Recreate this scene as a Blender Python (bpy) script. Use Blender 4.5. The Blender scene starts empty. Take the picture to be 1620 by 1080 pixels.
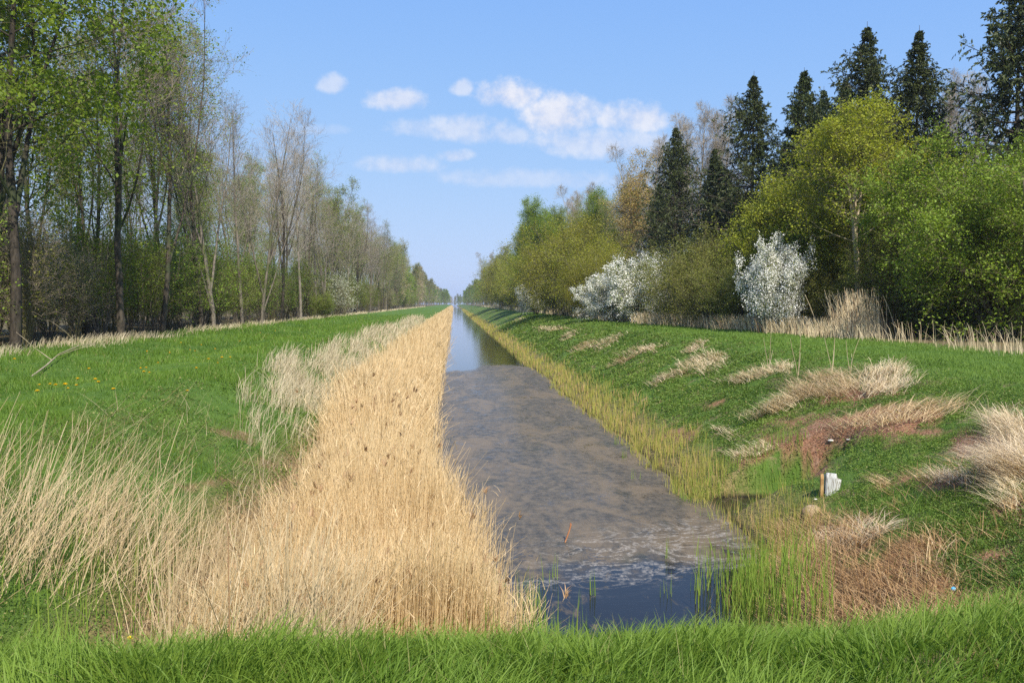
import bpy, math, random
import numpy as np
from mathutils import Matrix, Vector, Euler

# ------------------------------------------------------------------ camera, world, sun
SC = bpy.context.scene
COL = SC.collection
R = math.radians
CAM_Z = 4.0
F = 1260.0                                   # focal length in photo pixels (28 mm on 36 mm)
PITCH, YAW = math.atan(60 / F), math.atan(92 / F)
cd = bpy.data.cameras.new("camera")
cd.lens = 28.0; cd.sensor_width = 36.0; cd.clip_start = 0.1; cd.clip_end = 6000
cam = bpy.data.objects.new("camera", cd); COL.objects.link(cam)
cam.location = (0, 0, CAM_Z)
cam.rotation_euler = Euler((math.pi / 2 - PITCH, 0, -YAW), 'XYZ')
SC.camera = cam
CAMM = cam.rotation_euler.to_matrix()

SUN_EL, SUN_AZ = R(48), R(163)               # azimuth clockwise from +Y
sl = bpy.data.lights.new("sun", 'SUN'); sl.energy = 4.3; sl.angle = R(0.53); sl.color = (1.0, 0.94, 0.84)
so = bpy.data.objects.new("sun", sl); COL.objects.link(so)
sdir = Vector((math.sin(SUN_AZ) * math.cos(SUN_EL), math.cos(SUN_AZ) * math.cos(SUN_EL), math.sin(SUN_EL)))
so.rotation_euler = sdir.to_track_quat('Z', 'Y').to_euler()

SC.view_settings.view_transform = 'Standard'
SC.view_settings.look = 'None'
SC.view_settings.exposure = 0.68
SC.view_settings.gamma = 1.0
SC.cycles.max_bounces = 6
SC.cycles.diffuse_bounces = 3
SC.cycles.glossy_bounces = 2
SC.cycles.transmission_bounces = 3
SC.cycles.volume_bounces = 0
SC.cycles.transparent_max_bounces = 6
SC.cycles.use_adaptive_sampling = True
SC.cycles.use_denoising = False
SC.cycles.sample_clamp_indirect = 4.0


def pix_dir(px, py):
    v = CAMM @ Vector(((px - 810) / F, -(py - 540) / F, -1.0))
    return v


class NT:
    """small node-tree writer"""
    def __init__(s, tree):
        s.t = tree; s.t.nodes.clear()
    def n(s, kind, **kw):
        nd = s.t.nodes.new('ShaderNode' + kind)
        for k, v in kw.items():
            if k.startswith('i_'):
                key = k[2:]
                key = int(key) if key.isdigit() else key.replace('_', ' ')
                nd.inputs[key].default_value = v
            else:
                setattr(nd, k, v)
        return nd
    def l(s, a, b):
        s.t.links.new(a, b)
    def math(s, op, a, b=None, c=None, clamp=False):
        nd = s.t.nodes.new('ShaderNodeMath'); nd.operation = op; nd.use_clamp = clamp
        for i, v in enumerate((a, b, c)):
            if v is None: continue
            if isinstance(v, (int, float)): nd.inputs[i].default_value = v
            else: s.l(v, nd.inputs[i])
        return nd.outputs[0]
    def mix(s, fac, a, b, mode='MIX'):
        nd = s.t.nodes.new('ShaderNodeMix'); nd.data_type = 'RGBA'; nd.blend_type = mode
        for sock, v in ((nd.inputs[0], fac), (nd.inputs[6], a), (nd.inputs[7], b)):
            if isinstance(v, (int, float)): sock.default_value = v
            elif isinstance(v, tuple): sock.default_value = (v[0], v[1], v[2], 1)
            else: s.l(v, sock)
        return nd.outputs[2]
    def ss(s, v, a, b):                       # smoothstep
        nd = s.t.nodes.new('ShaderNodeMapRange'); nd.interpolation_type = 'SMOOTHSTEP'
        s.l(v, nd.inputs[0]); nd.inputs[1].default_value = a; nd.inputs[2].default_value = b
        return nd.outputs[0]


W = bpy.data.worlds.new("World"); SC.world = W; W.use_nodes = True
w = NT(W.node_tree)
sky = w.n('TexSky', sky_type='NISHITA'); sky.sun_disc = False
sky.sun_elevation = SUN_EL; sky.sun_rotation = SUN_AZ
sky.altitude = 0; sky.air_density = 1.0; sky.dust_density = 0.7; sky.ozone_density = 2.0
SKY_STRENGTH = 0.13
tc = w.n('TexCoord')
sx = w.n('SeparateXYZ'); w.l(tc.outputs['Generated'], sx.inputs[0])
yy = w.math('MAXIMUM', sx.outputs[1], 0.05)
U = w.math('DIVIDE', sx.outputs[0], yy); V = w.math('DIVIDE', sx.outputs[2], yy)
cmb = w.n('CombineXYZ'); w.l(U, cmb.inputs[0]); w.l(V, cmb.inputs[1])
nz = w.n('TexNoise', i_Scale=30.0, i_Detail=9.0, i_Roughness=0.62); w.l(cmb.outputs[0], nz.inputs['Vector'])
nz2 = w.n('TexNoise', i_Scale=11.0, i_Detail=3.0, i_Roughness=0.5); w.l(cmb.outputs[0], nz2.inputs['Vector'])
nn = w.math('MULTIPLY_ADD', nz.outputs[0], 3.4, -1.7)
nn2 = w.math('MULTIPLY_ADD', nz2.outputs[0], 1.8, -.9)
nsum = w.math('ADD', nn, nn2)
# photo-pixel centre, radii and opacity of each cloud, turned into world directions
CLOUDS = [(523, 136, 22, 15, .55), (632, 160, 44, 18, .75), (598, 158, 18, 8, .4), (730, 140, 17, 13, .6),
          (806, 152, 46, 25, 1.0), (885, 186, 60, 32, .95), (925, 178, 30, 20, .6), (1000, 190, 62, 26, .85),
          (742, 208, 80, 22, .6), (670, 205, 45, 16, .4), (800, 215, 40, 16, .5), (720, 247, 27, 11, .6),
          (634, 262, 60, 15, .5), (960, 228, 110, 26, .6), (830, 284, 130, 16, .35), (505, 207, 40, 9, .2)]
acc = None
for (cx, cy, rx, ry, op) in CLOUDS:
    d = pix_dir(cx, cy); u0, v0 = d.x / d.y, d.z / d.y
    a = w.math('DIVIDE', w.math('SUBTRACT', U, u0), rx * 1.2 / F)
    b = w.math('DIVIDE', w.math('SUBTRACT', V, v0), ry * 1.25 / F)
    below = w.math('LESS_THAN', b, 0.0)       # flatter undersides
    b = w.math('MULTIPLY', b, w.math('MULTIPLY_ADD', below, 0.35, 1.0))
    q = w.math('SUBTRACT', 1.0, w.math('ADD', w.math('MULTIPLY', a, a), w.math('MULTIPLY', b, b)))
    q = w.math('ADD', q, w.math('MULTIPLY', nsum, 0.85))
    q = w.ss(q, -0.2, 1.1)
    q = w.math('MULTIPLY', q, op)
    acc = q if acc is None else w.math('MAXIMUM', acc, q)
front = w.math('GREATER_THAN', sx.outputs[1], 0.1)
acc = w.math('MULTIPLY', acc, front)
acc = w.math('MULTIPLY', acc, 0.92)
skyc = w.mix(1.0, sky.outputs[0], (1.04, 0.985, 1.20), 'MULTIPLY')
def vm(op, a, b):
    nd = w.n('VectorMath', operation=op)
    for i_, v_ in enumerate((a, b)):
        if isinstance(v_, tuple): nd.inputs[i_].default_value = v_
        else: w.l(v_, nd.inputs[i_])
    return nd.outputs[0]
# soft shoulder, as a camera's exposure gives the bright low sky
skyc = vm('DIVIDE', (1, 1, 1), vm('ADD', vm('DIVIDE', (.90, .475, .09), vm('MAXIMUM', skyc, (.02, .02, .02))), (.240, .232, .202)))
cc = w.mix(w.ss(nz.outputs[0], .3, .7), (3.45, 3.62, 4.35), (4.45, 4.45, 4.7))
mixc = w.mix(acc, skyc, cc)
bg = w.n('Background'); w.l(mixc, bg.inputs[0]); bg.inputs[1].default_value = SKY_STRENGTH
wo = w.n('OutputWorld'); w.l(bg.outputs[0], wo.inputs[0])

# ------------------------------------------------------------------ helpers
RNG = np.random.default_rng(7)


def vnoise(x, y, seed=0):
    x = np.asarray(x, float); y = np.asarray(y, float)
    xi = np.floor(x).astype(np.int64); yi = np.floor(y).astype(np.int64)
    fx = x - xi; fy = y - yi
    fx = fx * fx * (3 - 2 * fx); fy = fy * fy * (3 - 2 * fy)
    def h(a, b):
        n = (a * 374761393 + b * 668265263 + seed * 974634777) & 0x7fffffff
        n = ((n ^ (n >> 13)) * 1274126177) & 0x7fffffff
        n = n ^ (n >> 16)
        return (n & 0xffff) / 65535.0
    return (h(xi, yi) * (1 - fx) + h(xi + 1, yi) * fx) * (1 - fy) + (h(xi, yi + 1) * (1 - fx) + h(xi + 1, yi + 1) * fx) * fy


def fbm(x, y, seed=0, o=4):
    r = 0; a = .5; s = 0
    for k in range(o):
        r = r + a * vnoise(x * 2 ** k, y * 2 ** k, seed + k); s += a; a *= .5
    return r / s


def sstep(v, a, b):
    t = np.clip((v - a) / (b - a), 0, 1)
    return t * t * (3 - 2 * t)


def smax(a, b, k=.35):
    h = np.clip(.5 + .5 * (a - b) / k, 0, 1)
    return b * (1 - h) + a * h + k * h * (1 - h)


def edge_right(y):
    y = np.asarray(y, float)
    e = 5.0 + .35 * (vnoise(y * .35, 3.3 + 0 * y, 5) - .5) + .25 * (vnoise(y * 1.1, 1.3 + 0 * y, 6) - .5)
    e = e - 1.5 * sstep(-y, -12.2, -9.3)          # the shore bulges in at the near corner
    return e


def edge_left(y):
    y = np.asarray(y, float)
    return -1.9 + .3 * (vnoise(y * .3, 8.3 + 0 * y, 9) - .5)


POOL = (6.25, 15.35, 1.25, .62)


def height(x, y):
    x = np.asarray(x, float); y = np.asarray(y, float)
    sr = (x - edge_right(y)) / 5.3
    zr = 2.45 * (1.08 * sr - .08 * sstep(sr, .5, 1.0)); zr = np.where(sr > 1, 2.45, np.minimum(zr, 2.45))
    zr = zr - .12 * np.exp(-((sr - 1) / .12) ** 2)
    sl_ = (edge_left(y) - x) / 4.0
    zl = np.minimum(2.4 * sl_, 2.4) - .12 * np.exp(-((sl_ - 1) / .14) ** 2)
    se = (8.3 - y) / 4.7
    top = 2.30 + .03 * np.clip(x, -6, 8) * sstep(x, 0, 4)
    ze = np.minimum(top * se * (1.22 - .22 * np.clip(se, 0, 1)), top)
    z = smax(smax(zr, zl, .25), ze, .3)
    z = np.maximum(z, -.8)
    land = sstep(z, -.1, .5)
    n = (fbm(x * .9, y * .9, 21) - .5) * .30 + (fbm(x * 3.1, y * 3.1, 31) - .5) * .10
    flat = sstep(z, 2.0, 2.4)
    z = z + land * n * (1 - .45 * flat)
    # low swale on the left lawn and slight rise towards the woods
    z = z - .22 * np.exp(-((x + 9.5) / 2.2) ** 2) * sstep(y, 6, 10)
    # side inlet in front of the culvert
    px, py, rx, ry = POOL
    d = np.sqrt(((x - px) / rx) ** 2 + ((y - py) / ry) ** 2)
    z = z + (-.25 - z) * (1 - sstep(d, .8, 1.5))
    d2 = np.sqrt(((x - 5.0) / .9) ** 2 + ((y - 15.0) / .45) ** 2)
    z = z + (-.2 - z) * (1 - sstep(d2, .7, 1.3)) * (z > -.2)
    return z


def unproject(px, py, lift=0.0):
    d = np.array(pix_dir(px, py)); d = d / np.linalg.norm(d)
    t = np.arange(2.5, 400, .04) if py > 500 else np.arange(2.5, 900, .1)
    x = d[0] * t; y = d[1] * t; z = CAM_Z + d[2] * t
    h = np.maximum(height(x, y), 0) + lift
    i = np.argmax(z < h)
    return float(x[i]), float(y[i])


def project(x, y, z):
    v = np.stack([x, y, z - CAM_Z], -1) @ np.array(CAMM)
    dz = np.minimum(v[..., 2], -.05)
    return 810 - v[..., 0] / dz * F, 540 + v[..., 1] / dz * F


def unproject_many(px, py, yc):
    d = np.stack([(px - 810) / F, -(py - 540) / F, -np.ones_like(px)], -1) @ np.array(CAMM).T
    t = (yc / d[:, 1:2]) * np.linspace(.7, 1.4, 60)[None]
    X, Y, Z = d[:, 0:1] * t, d[:, 1:2] * t, CAM_Z + d[:, 2:3] * t
    hit = Z < np.maximum(height(X, Y), 0); i = np.argmax(hit, 1); ok = hit.any(1) & (i > 0)
    a = np.arange(len(px)); return X[a, i][ok], Y[a, i][ok]


def mkmesh(name, V_, Fc, mats, attrs=None, midx=None, smooth=False):
    """Fc: (M,k) array of faces"""
    me = bpy.data.meshes.new(name)
    V_ = np.ascontiguousarray(V_, dtype=np.float32)
    if not isinstance(Fc, list): Fc = [Fc]
    Fc = [f for f in Fc if len(f)]
    loops = np.concatenate([f.ravel() for f in Fc]).astype(np.int32)
    tot = np.concatenate([np.full(len(f), f.shape[1], np.int32) for f in Fc])
    start = np.concatenate([[0], np.cumsum(tot)[:-1]]).astype(np.int32)
    me.vertices.add(len(V_)); me.vertices.foreach_set('co', V_.ravel())
    me.loops.add(len(loops)); me.loops.foreach_set('vertex_index', loops)
    me.polygons.add(len(tot)); me.polygons.foreach_set('loop_start', start); me.polygons.foreach_set('loop_total', tot)
    for m in mats: me.materials.append(m)
    if midx is not None: me.polygons.foreach_set('material_index', np.asarray(midx, np.int32))
    if smooth: me.polygons.foreach_set('use_smooth', np.ones(len(tot), bool))
    for k, v in (attrs or {}).items():
        a = me.attributes.new(k, 'FLOAT', 'POINT'); a.data.foreach_set('value', np.asarray(v, np.float32))
    me.update(calc_edges=True)
    return me


def link(name, me, parent=None):
    o = bpy.data.objects.new(name, me); COL.objects.link(o)
    if parent: o.parent = parent
    return o


def tag(o, label=None, cat=None, group=None, kind=None):
    if label: o['label'] = label
    if cat: o['category'] = cat
    if group: o['group'] = group
    if kind: o['kind'] = kind
    return o


class Geo:
    """gathers vertices, quads/tris, per-vertex rnd and t attributes, per-face material index"""
    def __init__(s): s.v = []; s.f = []; s.r = []; s.t = []; s.m = []; s.n = 0
    def add(s, v, f, r, t, m=0):
        s.v.append(v); s.f.append(f + s.n); s.r.append(r); s.t.append(t); s.m.append(np.full(len(f), m)); s.n += len(v)
    def mesh(s, name, mats, smooth=False):
        return mkmesh(name, np.concatenate(s.v), s.f, mats,
                      {'rnd': np.concatenate(s.r), 't': np.concatenate(s.t)}, np.concatenate(s.m), smooth)


def ribbons(base, L, Wd, az, lean, n=3, pw=1.7, taper=1.0, droop=0.0, rng=RNG, rnd=None, faz=None):
    """upright curved blades; base (N,3)"""
    N = len(base)
    L = np.broadcast_to(L, N); Wd = np.broadcast_to(Wd, N); lean = np.broadcast_to(lean, N)
    t = np.linspace(0, 1, n + 1)[None, :]
    ho = (L * lean)[:, None] * t ** pw
    ve = (L * np.sqrt(np.clip(1 - lean ** 2 * .8, .05, 1)))[:, None] * (t - droop * t ** 3)
    dx, dy = np.cos(az)[:, None], np.sin(az)[:, None]
    P = np.stack([base[:, 0:1] + ho * dx, base[:, 1:2] + ho * dy, base[:, 2:3] + ve], -1)
    fa = rng.uniform(-1.1, 1.1, N) if faz is None else faz      # faces mostly towards the length of the canal
    wd = Wd[:, None] * (1 - taper * t ** 1.6) * .5
    wx = np.stack([wd * np.cos(fa)[:, None], wd * np.sin(fa)[:, None], np.zeros_like(wd)], -1)
    Vv = np.stack([P - wx, P + wx], 2).reshape(-1, 3)
    i = np.arange(N)[:, None] * (n + 1) * 2 + np.arange(n)[None, :] * 2
    Fq = np.stack([i, i + 1, i + 3, i + 2], -1).reshape(-1, 4)
    r = rng.random(N) if rnd is None else rnd
    return Vv, Fq, np.repeat(r, (n + 1) * 2), np.tile(np.repeat(t[0], 2), N)


def leaves(P, size, rng, upb=.25, asp=.62, rnd=None, nvec=None):
    N = len(P)
    nrm = rng.normal(size=(N, 3)); nrm[:, 2] = np.abs(nrm[:, 2]) + upb
    if nvec is not None: nrm = nrm * .6 + nvec
    nrm /= np.linalg.norm(nrm, axis=1)[:, None]
    a = rng.normal(size=(N, 3)); a -= nrm * np.sum(a * nrm, 1)[:, None]
    a /= np.linalg.norm(a, axis=1)[:, None] + 1e-9
    b = np.cross(nrm, a)
    s = (size * rng.uniform(.6, 1.3, N))[:, None]
    v0 = P - a * s * .5; v2 = P + a * s * .5
    mid = P + nrm * s * .1
    v1 = mid + b * s * asp * .5; v3 = mid - b * s * asp * .5
    Vv = np.stack([v0, v1, v2, v3], 1).reshape(-1, 3)
    Fq = np.arange(N * 4).reshape(N, 4)
    r = rng.random(N) if rnd is None else rnd
    return Vv, Fq, np.repeat(r, 4), np.tile([0, .5, 1, .5], N)


def tubes(P, rad, sides, cap=False):
    """P (N,K,3), rad (N,K)"""
    N, K, _ = P.shape
    T = np.gradient(P, axis=1); T /= np.linalg.norm(T, axis=2)[..., None] + 1e-9
    ref = np.where(np.abs(T[:, :1, 2:3]) > .8, np.array([1., 0, 0]), np.array([0, 0, 1.]))
    A = np.cross(T, np.broadcast_to(ref, T.shape)); A /= np.linalg.norm(A, axis=2)[..., None] + 1e-9
    B = np.cross(T, A)
    th = np.arange(sides) * 2 * np.pi / sides
    Vv = P[:, :, None] + rad[:, :, None, None] * (np.cos(th)[None, None, :, None] * A[:, :, None] + np.sin(th)[None, None, :, None] * B[:, :, None])
    i = np.arange(N)[:, None, None] * K * sides + np.arange(K - 1)[None, :, None] * sides
    s = np.arange(sides)[None, None, :]; s2 = (s + 1) % sides
    Fq = np.stack([i + s, i + s2, i + sides + s2, i + sides + s], -1).reshape(-1, 4)
    return Vv.reshape(-1, 3), Fq, np.repeat(np.random.default_rng(N).random(N), K * sides), np.tile(np.repeat(np.linspace(0, 1, K), sides), N)


def grow(pos, dirs, L, rad, K, up, wob, rng, tipr=.3, droop=0.0):
    """polylines from pos along dirs (N) with length L, tropism up, returns P,rad"""
    N = len(pos); P = np.zeros((N, K, 3)); P[:, 0] = pos
    d = dirs / (np.linalg.norm(dirs, axis=1)[:, None] + 1e-9)
    st = (L / (K - 1))[:, None]
    for k in range(1, K):
        P[:, k] = P[:, k - 1] + d * st
        d = d + rng.normal(size=(N, 3)) * wob
        d[:, 2] += up - droop * k / K
        d /= np.linalg.norm(d, axis=1)[:, None]
    t = np.linspace(0, 1, K)[None]
    return P, rad[:, None] * (1 - (1 - tipr) * t)


def spawn(par, k, u0, u1, ang, angsd, lfun, rs, K, up, wob, rng, tipr=.3, rmin=.003, droop=0.0, rmax=9):
    P, rd = par
    N, Kp, _ = P.shape
    n = N * k
    pi_ = np.repeat(np.arange(N), k)
    u = (np.tile(np.arange(k), N) + rng.random(n)) / k; u = u0 + (u1 - u0) * u
    f = u * (Kp - 1); i0 = np.minimum(f.astype(int), Kp - 2); fr = (f - i0)[:, None]
    pos = P[pi_, i0] * (1 - fr) + P[pi_, i0 + 1] * fr
    tan = P[pi_, i0 + 1] - P[pi_, i0]; tan /= np.linalg.norm(tan, axis=1)[:, None] + 1e-9
    r0 = rd[pi_, i0] * (1 - fr[:, 0]) + rd[pi_, i0 + 1] * fr[:, 0]
    az = np.tile(np.arange(k) * 2.399, N) + np.repeat(rng.random(N) * 6.28, k) + rng.normal(size=n) * .4
    ref = np.where(np.abs(tan[:, 2:3]) > .9, np.array([1., 0, 0]), np.array([0, 0, 1.]))
    A = np.cross(tan, ref); A /= np.linalg.norm(A, axis=1)[:, None] + 1e-9
    B = np.cross(tan, A)
    an = ang + rng.normal(size=n) * angsd
    d = np.cos(an)[:, None] * tan + np.sin(an)[:, None] * (np.cos(az)[:, None] * A + np.sin(az)[:, None] * B)
    plen = np.linalg.norm(P[:, -1] - P[:, 0], axis=1)[pi_]
    L = lfun(u, plen) * rng.uniform(.7, 1.25, n)
    r = np.clip(r0 * rs * rng.uniform(.7, 1.1, n), rmin, rmax)
    return grow(pos, d, L, r, K, up, wob, rng, tipr, droop)


def sample_poly(par, n, rng, u0=0.0):
    P, rd = par
    i = rng.integers(0, len(P), n); f = (u0 + (1 - u0) * rng.random(n)) * (P.shape[1] - 1)
    i0 = np.minimum(f.astype(int), P.shape[1] - 2); fr = (f - i0)[:, None]
    return P[i, i0] * (1 - fr) + P[i, i0 + 1] * fr, i


# ------------------------------------------------------------------ materials
def new_mat(name):
    m = bpy.data.materials.new(name); m.use_nodes = True
    return m, NT(m.node_tree)


def leaf_mat(name, c1, c2, c3=None, trans=.35, rough=.55, objvar=.5, spec=.25, tipc=None, tipfac=.6):
    m, n = new_mat(name)
    at = n.n('Attribute', attribute_name='rnd')
    col = n.mix(at.outputs['Fac'], c1, c2)
    if c3:
        col = n.mix(n.ss(at.outputs['Fac'], .86, .9), col, c3)
    if tipc:
        t = n.n('Attribute', attribute_name='t')
        col = n.mix(n.math('MULTIPLY', n.math('POWER', t.outputs['Fac'], 1.3), tipfac), col, tipc)
    if objvar:
        oi = n.n('ObjectInfo')
        hs = n.n('HueSaturation')
        n.l(n.math('MULTIPLY_ADD', oi.outputs['Random'], .06 * objvar, .5 - .03 * objvar), hs.inputs['Hue'])
        n.l(n.math('MULTIPLY_ADD', oi.outputs['Random'], .5 * objvar, 1 - .25 * objvar), hs.inputs['Value'])
        n.l(col, hs.inputs['Color']); col = hs.outputs[0]
    p = n.n('BsdfPrincipled'); n.l(col, p.inputs['Base Color']); p.inputs['Roughness'].default_value = rough
    p.inputs['Specular IOR Level'].default_value = spec
    tr = n.n('BsdfTranslucent'); n.l(n.mix(1.0, col, (1.25, 1.2, .7), 'MULTIPLY'), tr.inputs[0])
    mx = n.n('MixShader'); mx.inputs[0].default_value = trans
    n.l(p.outputs[0], mx.inputs[1]); n.l(tr.outputs[0], mx.inputs[2])
    o = n.n('OutputMaterial'); n.l(mx.outputs[0], o.inputs[0])
    return m


def bark_mat(name, c1, c2, moss=None, scale=6.0):
    m, n = new_mat(name)
    tcn = n.n('TexCoord')
    mp = n.n('Mapping'); mp.inputs['Scale'].default_value = (scale, scale, scale * .22); n.l(tcn.outputs['Object'], mp.inputs[0])
    a = n.n('TexNoise', i_Scale=2.2, i_Detail=6.0, i_Roughness=.65); n.l(mp.outputs[0], a.inputs['Vector'])
    col = n.mix(n.ss(a.outputs[0], .35, .65), c1, c2)
    if moss:
        b = n.n('TexNoise', i_Scale=.7, i_Detail=3.0); n.l(tcn.outputs['Object'], b.inputs['Vector'])
        col = n.mix(n.ss(b.outputs[0], .48, .62), col, moss)
    oi = n.n('ObjectInfo')
    hs = n.n('HueSaturation'); n.l(n.math('MULTIPLY_ADD', oi.outputs['Random'], .4, .8), hs.inputs['Value']); n.l(col, hs.inputs['Color'])
    p = n.n('BsdfPrincipled'); n.l(hs.outputs[0], p.inputs['Base Color']); p.inputs['Roughness'].default_value = .85
    p.inputs['Specular IOR Level'].default_value = .2
    bp = n.n('Bump', i_Strength=.6, i_Distance=.03); n.l(a.outputs[0], bp.inputs['Height']); n.l(bp.outputs[0], p.inputs['Normal'])
    o = n.n('OutputMaterial'); n.l(p.outputs[0], o.inputs[0])
    return m


M = {}
M['grass_lush'] = leaf_mat('grass_lush', (.085, .17, .018), (.22, .32, .048), (.30, .29, .10), trans=.38, objvar=0)
M['grass_lawn'] = leaf_mat('grass_lawn', (.06, .135, .014), (.165, .265, .034), (.30, .30, .10), trans=.35, objvar=0)
M['grass_path'] = leaf_mat('grass_path', (.09, .17, .022), (.19, .29, .048), trans=.35, objvar=0)
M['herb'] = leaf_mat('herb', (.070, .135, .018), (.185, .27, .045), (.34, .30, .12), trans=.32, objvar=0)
M['reed'] = leaf_mat('reed', (.52, .37, .185), (.81, .635, .385), (.34, .22, .11), trans=.25, objvar=0, rough=.5)
M['reed_lean'] = leaf_mat('reed_lean', (.42, .31, .17), (.68, .54, .34), (.32, .19, .10), trans=.22, objvar=0)
M['reed_grey'] = leaf_mat('reed_grey', (.44, .36, .22), (.68, .59, .42), (.26, .19, .11), trans=.22, objvar=0)
M['straw'] = leaf_mat('straw', (.55, .42, .25), (.80, .67, .46), (.28, .17, .10), trans=.15, objvar=.2)
M['rust_straw'] = leaf_mat('rust_straw', (.38, .22, .10), (.60, .42, .22), (.22, .12, .06), trans=.15, objvar=0)
M['plume'] = leaf_mat('plume', (.30, .18, .09), (.44, .29, .16), trans=.2, objvar=0)
M['shoot'] = leaf_mat('shoot', (.15, .25, .035), (.30, .40, .07), (.50, .38, .15), trans=.35, objvar=0)
M['edge_reed'] = leaf_mat('edge_reed', (.24, .27, .045), (.42, .38, .10), (.52, .36, .16), trans=.3, objvar=0)
M['leaf_fresh'] = leaf_mat('leaf_fresh', (.15, .23, .020), (.25, .33, .035), trans=.42)
M['leaf_mid'] = leaf_mat('leaf_mid', (.125, .20, .018), (.23, .31, .034), trans=.45)
M['leaf_yellow'] = leaf_mat('leaf_yellow', (.22, .25, .020), (.36, .37, .035), trans=.4)
M['leaf_bush'] = leaf_mat('leaf_bush', (.135, .205, .016), (.26, .34, .036), trans=.34)
M['leaf_olive'] = leaf_mat('leaf_olive', (.16, .175, .030), (.26, .275, .052), trans=.4)
M['leaf_copper'] = leaf_mat('leaf_copper', (.36, .22, .07), (.42, .31, .10), (.24, .25, .05), trans=.35)
M['catkin'] = leaf_mat('catkin', (.40, .31, .18), (.54, .44, .28), trans=.3)
M['needle'] = leaf_mat('needle', (.036, .052, .012), (.085, .105, .026), trans=.1, rough=.5, objvar=.4)
M['blossom'] = leaf_mat('blossom', (.84, .83, .79), (.92, .91, .88), (.34, .38, .16), trans=.22, objvar=0)
M['blossom_faint'] = leaf_mat('blossom_faint', (.55, .58, .45), (.72, .72, .6), (.20, .26, .06), trans=.3, objvar=0)
M['bark_dark'] = bark_mat('bark_dark', (.045, .036, .026), (.10, .082, .06), (.055, .065, .03))
M['bark_black'] = bark_mat('bark_black', (.022, .018, .013), (.055, .044, .032), (.035, .045, .018))
M['bark_grey'] = bark_mat('bark_grey', (.12, .10, .078), (.24, .205, .16), (.12, .125, .06))
M['bark_pale'] = bark_mat('bark_pale', (.26, .205, .13), (.41, .335, .23), (.22, .20, .10))
M['twig_brown'] = bark_mat('twig_brown', (.24, .19, .135), (.36, .295, .215))
M['twig_grey'] = bark_mat('twig_grey', (.27, .235, .18), (.40, .35, .28))
M['twig_olive'] = bark_mat('twig_olive', (.15, .135, .06), (.24, .205, .10))
M['yellow'] = leaf_mat('yellow', (.85, .58, .01), (.90, .68, .03), trans=.1, objvar=0)
M['stemgreen'] = leaf_mat('stemgreen', (.15, .24, .05), (.2, .28, .06), trans=.1, objvar=0)

# ------------------------------------------------------------------ ground sheet
def axis(parts):
    out = []
    for a, b, s in parts: out.extend(np.arange(a, b, s))
    return np.array(out)


gx = np.concatenate([-np.geomspace(1500, 40, 14), axis([(-38, -20, 2.0), (-20, -8, .5), (-8, -.5, .14), (-.5, 3.2, .35), (3.2, 12, .12), (12, 20, .5), (20, 40, 2.0)]), np.geomspace(40, 1500, 14)])
gyl = [-40, -20, -8, 0, 1.5]
y = 2.0
while y < 1500:
    gyl.append(y); y += max(.12, .012 * y) if y < 60 else .03 * y
gyl.append(1500)
gy = np.array(gyl)
GX, GY = np.meshgrid(gx, gy)
GZ = height(GX, GY)
nx, ny = len(gx), len(gy)
idx = np.arange(nx * ny).reshape(ny, nx)
FQ = np.stack([idx[:-1, :-1], idx[:-1, 1:], idx[1:, 1:], idx[1:, :-1]], -1).reshape(-1, 4)

# patches: where they lie seen from the camera (photo column, row, half width, half height, slant)
SOIL = [(1310, 684, 125, 38, -.18), (1400, 668, 120, 36, -.1), (1290, 735, 26, 22, 0), (1235, 700, 50, 12, .1), (1560, 712, 60, 30, 0), (1598, 805, 40, 26, 0),
        (1190, 722, 48, 16, -.2), (1570, 880, 45, 10, 0), (1080, 690, 30, 14, 0), (1500, 762, 80, 14, 0), (1130, 640, 22, 6, -.3), (1395, 770, 22, 7, 0), (1360, 625, 70, 14, -.1)]
RUST = [(1320, 860, 90, 44, 0), (1390, 920, 120, 44, 0), (1290, 910, 60, 50, 0), (1440, 880, 60, 40, 0), (1330, 960, 90, 26, 0), (1480, 955, 60, 16, 0), (1245, 850, 30, 24, 0)]
LBARE = [(375, 690, 40, 10, .2), (340, 765, 55, 8, -.1), (430, 735, 44, 6, .15)]


def pmask(P, x, y, seed=3, amp=.55, sc=2.2):
    m = np.zeros_like(x, dtype=float)
    qx, qy = project(x, y, height(x, y))
    n = (fbm(x * sc, y * sc, seed) - .5) * amp * 2 + (fbm(x * sc * 3, y * sc * 3, seed + 1) - .5) * amp
    for (cx_, cy_, rx, ry, sl) in P:
        q = 1 - np.sqrt(((qx - cx_) / rx) ** 2 + ((qy - cy_ - sl * (qx - cx_)) / ry) ** 2) + n
        m = np.maximum(m, sstep(q, 0.0, .35))
    return m


def tree_edge_right(y):
    y = np.asarray(y, float)
    return 17.6 - 3.6 * sstep(y, 34, 75)


def tree_edge_left(y):
    return -14.6 + 0 * np.asarray(y, float)


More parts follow.
